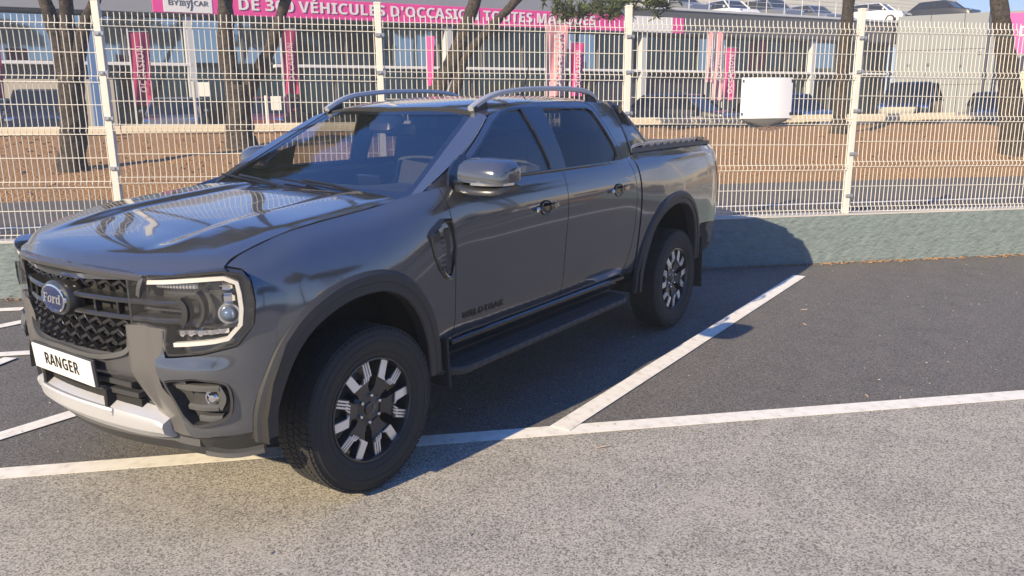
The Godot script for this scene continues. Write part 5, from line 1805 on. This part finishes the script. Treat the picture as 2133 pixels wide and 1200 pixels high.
func flags() -> void:
	# (along the front, width, top, bottom, kind, how it is named)
	var defs := [[-0.55, 0.85, 4.25, 2.0, 0, "dark pink banner flag at the left edge of the showroom front"], [3.80, 0.62, 4.05, 1.75, 0, "dark pink banner flag lettered OCCASION just right of the left fence post"],
		[8.65, 0.55, 4.30, 2.1, 0, "pink banner flag hanging right of the forked pine trunk"], [14.05, 0.22, 4.2, 2.4, 2, "narrow pink banner flag seen nearly edge on by the leaning trunks"],
		[19.3, 1.0, 4.85, 2.0, 1, "faded pale pink banner flag, the wide one above the pickup's cab"], [20.45, 0.66, 4.15, 2.0, 0, "bright pink banner flag beside the wide faded one"],
		[27.70, 0.40, 4.85, 2.6, 1, "faded narrow banner flag on the light pole left of its group of three"], [28.15, 0.55, 4.85, 1.8, 1, "pale banner flag in the middle of its group of three"], [28.75, 0.75, 4.15, 1.8, 0, "bright pink banner flag left of the white sheet on the fence"]]
	for q in defs:
		var f := node("banner_flag", fc(q[0], PARK, 6.0))
		tag(f, q[5], "flag", "pink banner flags in front of the showroom")
		var mb := MB.new()
		var top: float = q[2] - PARK
		mb.tube([Vector3.ZERO, Vector3(0, top * 0.6, 0), Vector3(0, top + 0.1, 0)], [0.03, 0.022, 0.014], 6)
		mb.tube([Vector3(0, top + 0.02, 0), FD * q[1] + Vector3(0, top + 0.03, 0)], 0.012, 5)
		mb.box(Vector3(0, 0.04, 0), Vector3(0.5, 0.08, 0.5), 0.02)
		emit(mb, "pole", M.pale, f)
		var P := []
		var ph: float = q[0]
		var edge: float = 0.25 if q[4] == 2 else 1.0
		var cd := (FD * edge + FN * (0.9 if q[4] == 2 else 0.0)).normalized()
		var ww: float = q[1] * (2.2 if q[4] == 2 else 1.0)
		for i in 13:
			var row := []
			for j in 17:
				var u := i / 12.0
				var v := j / 16.0
				row.append(cd * (0.02 + ww * u * (1.0 - 0.15 * v)) + FN * (0.06 * sin(u * 7.0 + v * 4.0 + ph) * (0.3 + v)) + Vector3(0, lerpf(top, q[3] - PARK, v), 0))
			P.append(row)
		mb = MB.new()
		mb.grid(P, FN)
		var cloth := emit(mb, "cloth", M.pink_pale if q[4] == 1 else (M.pink_dark if q[0] < 9 else M.pink_flag), f)
		if q[4] != 2:
			var hgt: float = q[2] - q[3]
			var t := text("OCCASION", "lettering", 0.34 * ww, 0.01, M.letter_dim if q[0] < 9 else M.sign_white, Transform3D(), f)
			var k: float = minf(1.0, hgt * 0.82 / t.mesh.get_aabb().size.x)
			t.transform = Transform3D(Basis(Vector3.UP * k, -FD, FN), FD * (ww * 0.5) + FN * 0.10 + Vector3(0, (q[2] + q[3]) * 0.5 - PARK, 0))

func white_shield() -> void:
	var f := node("white_sheet_cover", fp(4.715, 1.50, -3.80))
	tag(f, "blank white curved sheet fixed on the fence with a grey bowl under it", "cover")
	var P := []
	for i in 25:
		var u := i / 24.0
		var row := []
		for j in 9:
			var v := j / 8.0
			row.append(fp(lerpf(4.435, 5.0, u), lerpf(1.555, 1.962, v), -3.80 + 0.06 * sin(u * PI) * (0.9 + 0.1 * v)) - f.position)
		P.append(row)
	var mb := MB.new()
	mb.grid(P, NV)
	emit(mb.slab(0.006), "sheet", mat(lin(0.82, 0.82, 0.84), 0.5), f)
	mb = MB.new()
	var R := []
	for q in [[0.0, 0.265, 0.045], [-0.03, 0.23, 0.040], [-0.055, 0.15, 0.03], [-0.075, 0.08, 0.02]]:
		var ring := []
		for k in 25:
			var a := PI * k / 24
			ring.append(fp(4.715 + q[1] * cos(a), 1.553 + q[0], -3.80 + q[2] * sin(a)) - f.position)
		R.append(ring)
	mb.rings(R)
	emit(mb, "bowl", mat(lin(0.16, 0.155, 0.15), 0.8), f)
	for q in [[4.45, 1.60], [4.985, 1.60], [4.45, 1.93], [4.985, 1.93]]:
		mb = MB.new()
		mb.box(fp(q[0], q[1], -3.798) - f.position, Vector3(0.012, 0.03, 0.03), 0.003, Basis(A, Vector3.UP, NV))
		emit(mb, "cable_tie", M.black, f)

func limb(mb: MB, pts: Array, r0: float, r1: float, at: Vector3) -> void:
	var nz := FastNoiseLite.new()
	nz.frequency = 1.6; nz.fractal_octaves = 4; nz.seed = int(r0 * 1000)
	var c := curve(pts, 12)
	var R := []
	for i in c.size():
		var t: Vector3 = (c[mini(i + 1, c.size() - 1)] - c[maxi(i - 1, 0)]).normalized()
		var s := t.cross(Vector3(0.3, 0.1, 1)).normalized()
		var u := s.cross(t).normalized()
		var rad := lerpf(r0, r1, float(i) / (c.size() - 1))
		var ring := []
		for k in 20:
			var d := s * cos(TAU * k / 20) + u * sin(TAU * k / 20)
			var p: Vector3 = c[i] + d * rad
			ring.append(p + d * rad * (0.28 * nz.get_noise_3d(p.x * 2 + at.x, p.y * 1.2, p.z * 2) + 0.16 * absf(nz.get_noise_3d(p.x * 9, p.y * 5 + at.z, p.z * 9))))
		R.append(ring)
	mb.rings(R)

func tuft() -> ArrayMesh:
	var mb := MB.new()
	var r := RandomNumberGenerator.new()
	r.seed = 5
	for k in 16:
		var d := Vector3(r.randfn(), r.randfn() + 0.6, r.randfn()).normalized()
		var s := d.cross(Vector3(r.randfn(), r.randfn(), r.randfn())).normalized() * 0.016
		var b := d * 0.02
		var t := d * r.randf_range(0.13, 0.22)
		mb.tri(b - s, b + s, t)
		mb.tri(b + s * 0.6 + Vector3(0, 0.01, 0), b - s * 0.6 + Vector3(0.01, 0, 0), t * 0.9 + s)
	return mb.mesh(M.needle, 0)

var tuft_mesh: ArrayMesh

func crown(parent: Node3D, clumps: Array, count: int, sdn: int) -> void:
	if tuft_mesh == null: tuft_mesh = tuft()
	var r := RandomNumberGenerator.new()
	r.seed = sdn
	var mm := MultiMesh.new()
	mm.transform_format = MultiMesh.TRANSFORM_3D
	mm.use_colors = true
	mm.mesh = tuft_mesh
	mm.instance_count = count
	var vol := 0.0
	for c in clumps: vol += c[1] * c[1] * c[2]
	var i := 0
	for ci in clumps.size():
		var c: Array = clumps[ci]
		var n := int(count * c[1] * c[1] * c[2] / vol) if ci < clumps.size() - 1 else count - i
		# twigs inside the clump, tufts gathered round them
		var twigs := []
		for k in maxi(6, n / 14):
			var d := Vector3(r.randfn(), r.randfn(), r.randfn()).normalized() * pow(r.randf(), 0.45)
			twigs.append(c[0] + Vector3(d.x * c[1], d.y * c[2], d.z * c[1]))
		var tone := r.randf_range(0.75, 1.3)
		for k in n:
			if i >= count: break
			var p: Vector3 = twigs[r.randi() % twigs.size()] + Vector3(r.randfn(), r.randfn() * 0.6, r.randfn()) * 0.16
			var s := r.randf_range(0.8, 1.7)
			mm.set_instance_transform(i, Transform3D(Basis(Vector3.UP, r.randf() * TAU).rotated(Vector3.RIGHT, r.randf_range(-0.6, 0.6)).scaled(Vector3.ONE * s), p))
			var g := tone * r.randf_range(0.7, 1.3)
			mm.set_instance_color(i, Color(g * r.randf_range(0.9, 1.25), g, g * 0.9))
			i += 1
	var o := MultiMeshInstance3D.new()
	o.name = "crown"; o.multimesh = mm
	kind(o, "stuff")
	put(o, parent)

func pine(label: String, at: Vector3, limbs: Array, clumps: Array, count: int, sdn: int, group := "pine trees on the needle bank") -> Node3D:
	var t := node("pine_tree", at)
	tag(t, label, "tree", group)
	var mb := MB.new()
	var first := true
	for l in limbs:
		mb = MB.new()
		limb(mb, l[0], l[1], l[2], at)
		if first:   # flare at the root
			mb.tube([Vector3(0, -0.15, 0), Vector3(0, 0.08, 0), Vector3(0.01, 0.30, 0.01)], [l[1] * 1.35, l[1] * 1.18, l[1] * 0.98], 12)
		emit(mb, "trunk" if first else "limb", M.bark, t, 60)
		first = false
	crown(t, clumps, count, sdn)
	return t

func vv(a: Array) -> Array:
	var o := []
	for i in range(0, a.size(), 3): o.append(Vector3(a[i], a[i + 1], a[i + 2]))
	return o

func trees() -> void:
	pine("grey-barked pine with three stems rising from one trunk, leftmost tree", fp(-5.03, 0.55, -12.53), [
		[vv([0, -0.1, 0, 0.09, 0.95, 0.13, 0.12, 1.75, 0.16]), 0.235, 0.21],
		[vv([0.08, 1.55, 0.12, 0.03, 2.32, 0.05, -0.05, 3.0, -0.06, -0.3, 4.6, -0.4, -0.5, 8.2, -0.8]), 0.15, 0.07],
		[vv([0.12, 1.6, 0.16, 0.15, 2.62, 0.21, 0.17, 3.2, 0.26, 0.0, 5.2, -0.5, -0.3, 9.6, -1.3]), 0.15, 0.07],
		[vv([0.14, 1.6, 0.19, 0.32, 2.55, 0.46, 0.50, 3.15, 0.70, 1.0, 4.8, 1.1, 1.4, 8.6, 1.5]), 0.13, 0.06]],
		[[Vector3(-0.6, 8.6, -1.0), 1.9, 0.9], [Vector3(0.2, 9.9, -1.4), 1.7, 0.9], [Vector3(1.5, 8.9, 1.4), 1.8, 0.8], [Vector3(-1.2, 7.4, 0.6), 1.3, 0.6]], 2600, 3)
	pine("dark pine whose trunk forks in two, between the two left fence posts", fp(-2.33, 0.75, -15.64), [
		[vv([0, -0.1, 0, 0.0, 0.72, 0.0, 0.02, 1.45, 0.03]), 0.31, 0.27],
		[vv([-0.03, 1.2, -0.03, -0.10, 2.16, -0.15, -0.06, 3.35, -0.08, 0.1, 5.4, -0.4, 0.0, 9.6, -0.6]), 0.21, 0.09],
		[vv([0.06, 1.05, 0.08, 0.27, 1.68, 0.39, 0.45, 2.16, 0.64, 0.74, 3.34, 1.05, 1.3, 5.0, 1.7, 1.7, 8.6, 2.2]), 0.17, 0.07]],
		[[Vector3(0.0, 9.6, -0.6), 2.2, 1.0], [Vector3(1.7, 8.8, 2.2), 2.0, 0.9], [Vector3(0.8, 10.8, 0.6), 1.9, 0.9], [Vector3(-1.4, 8.4, 0.8), 1.5, 0.7]], 2600, 4)
	pine("pine with two bare trunks leaning to the right above the pickup's roof", fp(2.24, 0.83, -16.56), [
		[vv([0, -0.1, 0, 0.07, 1.22, 0.10, 0.33, 2.05, 0.46, 0.53, 2.88, 0.75, 0.64, 3.45, 0.92, 1.1, 5.2, 1.6, 1.5, 6.6, 2.0]), 0.23, 0.09],
		[vv([0.05, 0.3, 0.07, 0.14, 0.75, 0.17, 0.31, 1.22, 0.44, 0.47, 1.98, 0.66, 0.81, 2.65, 1.14, 1.26, 3.42, 1.78, 2.0, 4.6, 2.6, 2.6, 5.6, 3.4]), 0.15, 0.07],
		[vv([0.95, 4.6, 1.35, 1.5, 4.2, 2.2, 2.3, 3.35, 3.3, 3.0, 3.3, 4.2]), 0.06, 0.02]],
		[[Vector3(1.6, 7.2, 2.2), 2.1, 0.9], [Vector3(2.8, 6.2, 3.6), 1.9, 0.9], [Vector3(0.6, 7.8, 0.8), 1.8, 0.8], [Vector3(1.95, 3.18, 2.75), 0.55, 0.30], [Vector3(2.2, 2.95, 3.1), 0.42, 0.26], [Vector3(2.5, 3.10, 3.55), 0.55, 0.34], [Vector3(3.0, 3.25, 4.2), 0.6, 0.34], [Vector3(1.7, 3.6, 2.4), 0.45, 0.2], [Vector3(3.6, 4.4, 4.4), 0.8, 0.5]], 3600, 6)
	pine("single upright pine trunk behind the right-hand fence post", fp(13.23, 0.80, -16.22), [
		[vv([0, -0.1, 0, -0.01, 1.65, -0.01, 0.0, 3.5, 0.0, 0.1, 6.0, 0.2, 0.0, 8.0, 0.0]), 0.20, 0.08]],
		[[Vector3(0, 8.2, 0), 2.2, 0.9], [Vector3(1.2, 7.4, 1.0), 1.6, 0.7], [Vector3(-1.3, 7.2, -0.8), 1.6, 0.7]], 1900, 8)
	pine("pine trunk leaning left at the right edge of the picture, widest at its foot", fp(14.83, 0.49, -11.78), [
		[vv([0, -0.1, 0, -0.10, 0.8, -0.14, -0.21, 1.79, -0.30, -0.45, 3.29, -0.63, -0.8, 5.4, -1.1, -0.9, 7.2, -1.4]), 0.27, 0.09]],
		[[Vector3(-0.9, 7.6, -1.4), 2.1, 0.9], [Vector3(0.2, 7.0, -0.4), 1.6, 0.7], [Vector3(-1.8, 6.8, -2.2), 1.5, 0.7]], 1900, 9)
	for q in [[6.3, -16.8, 0.55, "pale flat stone lying at the top of the bank behind the load bed"], [5.2, -17.2, 0.40, "small pale stone lying beside the flat one at the top of the bank"]]:
		var st := node("stone", fp(q[0], bank_h(q[0], q[1]) + 0.05, q[1]))
		tag(st, q[3], "stone")
		var mb := MB.new()
		mb.box(Vector3.ZERO, Vector3(q[2], 0.22, q[2] * 0.7), 0.06, Basis(Vector3(0.1, 1, 0.05).normalized(), 0.7))
		emit(mb, "block", M.concrete, st, 0)
	# shrubs along the roof car park
	for q in [[52.5, 6.6, -6.0, "olive shrub growing beside the roof car park, left one"], [55.5, 6.6, -6.5, "yellow-green shrub growing beside the roof car park, right one"]]:
		var s := node("shrub", fc(q[0], 6.3, q[2]))
		tag(s, q[3], "shrub", "shrubs by the roof car park")
		var mb := MB.new()
		mb.tube([Vector3.ZERO, Vector3(0.1, 0.6, 0)], 0.06, 6)
		emit(mb, "stem", M.bark, s)
		crown(s, [[Vector3(0, 1.0, 0), 1.3, 0.8], [Vector3(0.9, 0.8, 0.3), 0.9, 0.7], [Vector3(-0.8, 1.3, 0), 0.8, 0.6]], 500, int(q[0]))

# ---- cars of three builds, made once and then copied
func make_car(label: String, tall: float, long: float, paint: Material, hatch: float) -> Node3D:
	var c := node("parked_car")
	tag(c, label, "car")
	var wd := 0.90
	var bel := 0.95 + (tall - 1.45) * 0.45
	var L := long
	var sec := func(x: float, y0: float, y1: float, w: float, k: float):
		return [Vector3(x, y0, -w * 0.93), Vector3(x, y0 + 0.10, -w), Vector3(x, lerpf(y0, y1, 0.6), -w), Vector3(x, y1 - 0.04, -w * k), Vector3(x, y1, -w * k + 0.06), Vector3(x, y1, w * k - 0.06), Vector3(x, y1 - 0.04, w * k), Vector3(x, lerpf(y0, y1, 0.6), w), Vector3(x, y0 + 0.10, w), Vector3(x, y0, w * 0.93)]
	var mb := MB.new()
	var R := []
	for q in [[0.0, 0.30, 0.62, 0.70, 0.96], [0.05, 0.24, bel - 0.22, 0.80, 0.94], [0.25, 0.22, bel - 0.14, 0.88, 0.93], [1.0, 0.22, bel - 0.04, wd, 0.94], [L * 0.32, 0.22, bel, wd, 0.95], [L * 0.75, 0.22, bel + 0.03, wd, 0.95], [L - 0.2, 0.24, bel + 0.02, wd * 0.97, 0.95], [L - 0.04, 0.28, bel - 0.03, wd * 0.92, 0.95], [L, 0.34, bel - 0.15, wd * 0.86, 0.95]]:
		R.append(sec.call(q[0], q[1], q[2], q[3], q[4]))
	mb.rings(R)
	emit(mb, "body", paint, c, 40)
	# greenhouse: glass volume with roof and posts over it
	var x0 := L * 0.24
	var x1 := L * 0.40
	var x2 := L * 0.80
	var x3 := L - 0.10 - hatch
	var tw := wd * 0.74
	var gl := MB.new()
	var g := func(x: float, y: float, w: float): return [Vector3(x, y, -w), Vector3(x, y, w)]
	var lo := [[x0, bel - 0.02, wd * 0.90], [x3 + 0.02, bel, wd * 0.90]]
	var hi := [[x1, tall - 0.06, tw], [x2, tall - 0.05, tw]]
	var b0 := [Vector3(x0, bel - 0.05, -wd * 0.91), Vector3(x0, bel - 0.05, wd * 0.91), Vector3(x3, bel - 0.02, wd * 0.91), Vector3(x3, bel - 0.02, -wd * 0.91)]
	var t0 := [Vector3(x1, tall - 0.05, -tw), Vector3(x1, tall - 0.05, tw), Vector3(x2, tall - 0.05, tw), Vector3(x2, tall - 0.05, -tw)]
	gl.rings([b0, t0])
	emit(gl, "glazing", M.car_glass, c, 0)
	mb = MB.new()
	mb.rings([[Vector3(x1 - 0.03, tall - 0.06, -tw - 0.02), Vector3(x1 - 0.03, tall - 0.06, tw + 0.02), Vector3(x2 + 0.05, tall - 0.06, tw + 0.02), Vector3(x2 + 0.05, tall - 0.06, -tw - 0.02)], [Vector3(x1 + 0.15, tall, -tw + 0.10), Vector3(x1 + 0.15, tall, tw - 0.10), Vector3(x2 - 0.1, tall - 0.01, tw - 0.10), Vector3(x2 - 0.1, tall - 0.01, -tw + 0.10)]])
	emit(mb, "roof", paint, c, 0)
	for s in [1.0, -1.0]:
		for q in [[b0[0], t0[0]], [b0[3], t0[3]]]:
			var pm := MB.new()
			pm.tube([Vector3(q[0].x, q[0].y, absf(q[0].z) * s), Vector3(q[1].x, q[1].y, absf(q[1].z) * s)], 0.045, 6)
			emit(pm, "pillar", paint, c)
		var bp := MB.new()
		bp.tube([Vector3(L * 0.55, bel, wd * 0.915 * s), Vector3(L * 0.57, tall - 0.05, tw * s)], 0.035, 6)
		emit(bp, "pillar", M.black, c)
		for x in [0.80, L - 0.85]:
			var w := node("wheel", Vector3(x, 0.32, (wd - 0.10) * s), c)
			var ax := Transform3D(Basis(Vector3.RIGHT, Vector3.BACK * s, Vector3.UP * -s), Vector3.ZERO)
			var t := MB.new()
			t.lathe([Vector2(0.20, 0.10), Vector2(0.29, 0.11), Vector2(0.32, 0.08), Vector2(0.32, -0.1)], ax, 24)
			emit(t, "tyre", M.rubber, w)
			t = MB.new()
			t.lathe([Vector2(0, 0.09), Vector2(0.08, 0.09), Vector2(0.19, 0.07), Vector2(0.205, 0.10)], ax, 24)
			emit(t, "rim", M.satin, w)
		var hl := MB.new()
		hl.box(Vector3(0.10, bel - 0.25, 0.66 * s), Vector3(0.14, 0.13, 0.30), 0.04, Basis(Vector3.UP, -0.35 * s))
		emit(hl, "headlight", M.chrome, c)
		hl = MB.new()
		hl.box(Vector3(L - 0.05, bel - 0.12, 0.72 * s), Vector3(0.10, 0.20, 0.16), 0.03)
		emit(hl, "tail_light", M.red, c)
		hl = MB.new()
		hl.box(Vector3(L * 0.31, bel + 0.06, (wd + 0.08) * s), Vector3(0.10, 0.12, 0.18), 0.04)
		emit(hl, "door_mirror", paint, c)
	mb = MB.new()
	mb.box(Vector3(-0.005, 0.50, 0), Vector3(0.05, 0.20, 0.9), 0.02)
	emit(mb, "grille", M.black, c)
	mb = MB.new()
	mb.box(Vector3(-0.03, 0.44, 0), Vector3(0.012, 0.11, 0.50), 0.003)
	mb.box(Vector3(L + 0.004, 0.70, 0), Vector3(0.012, 0.11, 0.50), 0.003)
	for e in [-0.03, L + 0.004]:
		mb = MB.new()
		mb.box(Vector3(e, 0.44 if e < 1 else 0.70, 0), Vector3(0.012, 0.11, 0.50), 0.003)
		emit(mb, "number_plate", M.white, c)
	return c

func respray(c: Node, a: Material, b: Material) -> void:
	for k in c.get_children():
		if k is MeshInstance3D and k.mesh.surface_get_material(0) == a: k.material_override = b
		respray(k, a, b)

func park(proto: Node3D, label: String, at: Vector3, turn: float, paint: Material, group := "") -> Node3D:
	var c: Node3D = proto
	if proto.get_meta("label", "") != "" and proto.has_meta("placed"):
		c = proto.duplicate()
		c.name = "parked_car"
		put(c, self)
	proto.set_meta("placed", true)
	tag(c, label, "car")
	if group: c.set_meta("group", group)
	elif c.has_meta("group"): c.remove_meta("group")
	c.position = at; c.rotation.y = turn
	var mine: Material = (c.get_child(0) as MeshInstance3D).mesh.surface_get_material(0)
	if paint != mine: respray(c, mine, paint)
	return c

func cars() -> void:
	var van := make_car("van", 1.72, 4.5, M.car_navy, 0.0)
	var hatch := make_car("hatch", 1.46, 4.1, M.car_grey, 0.15)
	# bonnet toward the fence unless turned
	var toward := atan2(-NV.z, NV.x) + PI     # turn that points a car's bonnet along NV
	park(van, "dark blue people carrier facing the fence beside the three-stemmed pine", fp(-9.0, PARK, -21.7), toward + 0.25, M.car_navy)
	park(hatch, "grey car partly cut off by the left edge of the picture", fp(-11.3, PARK, -22.3), toward, M.car_grey)
	park(hatch, "grey car half hidden behind the first fence panel's wires", fp(-5.5, PARK, -22.6), toward + 0.1, M.car_grey)
	park(hatch, "dark red car behind the forked pine trunk", fp(-2.9, PARK, -22.6), toward - 0.1, M.car_red)
	park(van, "black people carrier parked in front of the grey concrete building", fp(18.6, PARK + 0.1, -21.2), toward - 0.75, M.car_black)
	park(hatch, "black car to the right of the black people carrier", fp(22.4, PARK, -21.0), toward - 0.6, M.car_black)
	park(hatch, "navy car behind the white sheet on the fence", fp(13.0, PARK, -22.0), toward + 0.7, M.car_navy)
	park(hatch, "navy car beside the pine trunk at the right-hand fence post", fp(16.0, PARK, -21.6), toward + 0.2, M.car_navy)
	var face := atan2(-FN.z, FN.x) + PI
	park(van, "green-grey car at the left end of the roof car park", fc(34.2, 6.3, -2.2), face, M.car_grey)
	park(hatch, "white car on the roof car park", fc(38.0, 6.3, -2.2) + Vector3(0, 0.0, 0), face, M.car_white)
	park(van, "grey car in the middle of the roof car park", fc(41.6, 6.3, -2.2), face, M.car_grey)
	park(hatch, "pale grey car nearest the trunk on the roof car park", fc(44.9, 6.3, -2.0), face, M.car_grey)
	park(hatch, "white car above the grey concrete building", Vector3(57.5, 6.6, -7.0), face + 0.3, M.car_white)
	park(hatch, "dark car above the grey concrete building", Vector3(58.5, 6.6, -3.2), face + 0.2, M.car_black)
	var dk := MB.new()
	dk.box(Vector3(59.6, 6.35, -4.0), Vector3(9.0, 0.3, 12.0), 0.0)
	var deck := emit(dk, "upper_car_deck", M.concrete, self, 0)
	kind(deck, "structure")
	# tall dark blue lamp post, light blue totem, slim posts with plates
	var lp := node("lamp_post", fc(48.2, PARK, 6.0))
	tag(lp, "dark blue lamp post in front of the grey concrete building", "lamp post")
	var mb := MB.new()
	mb.tube([Vector3.ZERO, Vector3(0, 9.0, 0)], [0.13, 0.09], 10)
	emit(mb, "mast", M.navy, lp)
	mb = MB.new()
	mb.tube([Vector3(0, 8.9, 0), Vector3(0.5, 9.1, 0.3), Vector3(1.1, 9.1, 0.6)], 0.05, 6)
	mb.box(Vector3(1.3, 9.08, 0.7), Vector3(0.6, 0.10, 0.25), 0.03, Basis(Vector3.UP, -0.5))
	emit(mb, "arm", M.navy, lp)
	var tm := node("blue_totem", fc(2.75, PARK, 8.0))
	tag(tm, "slim light blue totem sign behind the three-stemmed pine", "sign")
	mb = MB.new()
	mb.box(Vector3(0, 1.7, 0), Vector3(0.40, 3.4, 0.14), 0.02, Basis(FD, Vector3.UP, FN))
	emit(mb, "board", M.totem, tm)
	for q in [[-4.28, -20.5, 2.4, "white post with a blank plate, left of the forked pine"], [-2.30, -20.4, 2.0, "white post with a small plate, right of the forked pine"]]:
		var po := node("white_post", fp(q[0], PARK, q[1]))
		tag(po, q[3], "post")
		mb = MB.new()
		mb.tube([Vector3.ZERO, Vector3(0, q[2] - PARK, 0)], 0.045, 8)
		emit(mb, "post", M.fence, po)
		mb = MB.new()
		mb.box(A * 0.28 + Vector3(0, q[2] - PARK - 0.22, 0), Vector3(0.30, 0.40, 0.03), 0.01, Basis(A, Vector3.UP, NV))
		emit(mb, "plate", M.white, po)

func behind_camera() -> void:
	# what stands across the road and shows in the paint and the glass
	var b := node("cream_office", Vector3(44, 0, 30))
	tag(b, "long cream office building across the road", "building")
	var d := Vector3(-0.56, 0, 0.83)
	var l := Basis(d, Vector3.UP, Vector3(-0.83, 0, -0.56))
	var mb := MB.new()
	mb.box(Vector3(0, 2.2, 0), Vector3(46, 4.4, 9), 0.05, l)
	emit(mb, "wall", M.cream, b, 0)
	for i in 15:
		mb = MB.new()
		mb.box(d * (-21 + i * 3.0) + l.z * 4.52 + Vector3(0, 2.0, 0), Vector3(1.6, 1.5, 0.1), 0.01, l)
		emit(mb, "window", M.car_glass, b, 0)
	var protos := []
	for c in get_children():
		if String(c.name).begins_with("parked_car") and c.has_meta("placed"): protos.append(c)
	var hatch: Node3D = protos[1]
	park(hatch, "white car parked across the road before the cream office", Vector3(22, 0, 15), 2.6, M.car_white)
	park(hatch, "red car parked across the road before the cream office", Vector3(18.5, 0, 18.5), 2.6, M.car_red)
	park(hatch, "grey car parked across the road before the cream office", Vector3(26, 0, 11.5), 2.6, M.car_grey)
	strip(an(-30, 6.9), an(40, 6.9), 0.12, 0.0, "edge_line")
	var spots := [[17, 13, 0.9], [27, 20, 1.1], [9, 24, 1.2], [-6, 22, 1.1], [-22, 24, 1.2], [20, 30, 1.3], [-14, 34, 1.3], [2, 36, 1.2], [-34, 16, 1.1], [-30, 40, 1.3], [36, 9.5, 1.2]]
	var proto: Node3D = null
	var words := ["beside the white car", "behind the white car", "nearest the road's middle", "left of the road's middle", "at the far left", "tall, behind the red car", "second row, left", "second row, middle", "at the far left by the road", "second row, far left", "by the end of the bays"]
	for i in spots.size():
		var q: Array = spots[i]
		var t: Node3D
		if proto == null:
			t = pine("umbrella pine across the road, " + words[0], Vector3.ZERO, [[vv([0, -0.1, 0, 0.1, 2.5, 0, 0.0, 5.0, 0.2, 0.1, 7.6, 0.2]), 0.24, 0.12]],
				[[Vector3(0, 8.2, 0), 2.9, 1.0], [Vector3(1.8, 7.6, 0.6), 1.9, 0.8], [Vector3(-1.7, 7.7, -0.8), 1.9, 0.8], [Vector3(0.2, 7.5, 1.8), 1.8, 0.8], [Vector3(-0.2, 7.4, -1.9), 1.7, 0.8]], 2600, 51, "umbrella pines across the road")
			proto = t
		else:
			t = proto.duplicate()
			t.name = "pine_tree"
			put(t, self)
			tag(t, "umbrella pine across the road, " + words[i], "tree", "umbrella pines across the road")
		t.position = Vector3(q[0], 0, q[1])
		t.scale = Vector3.ONE * q[2]
		t.rotation.y = i * 1.3
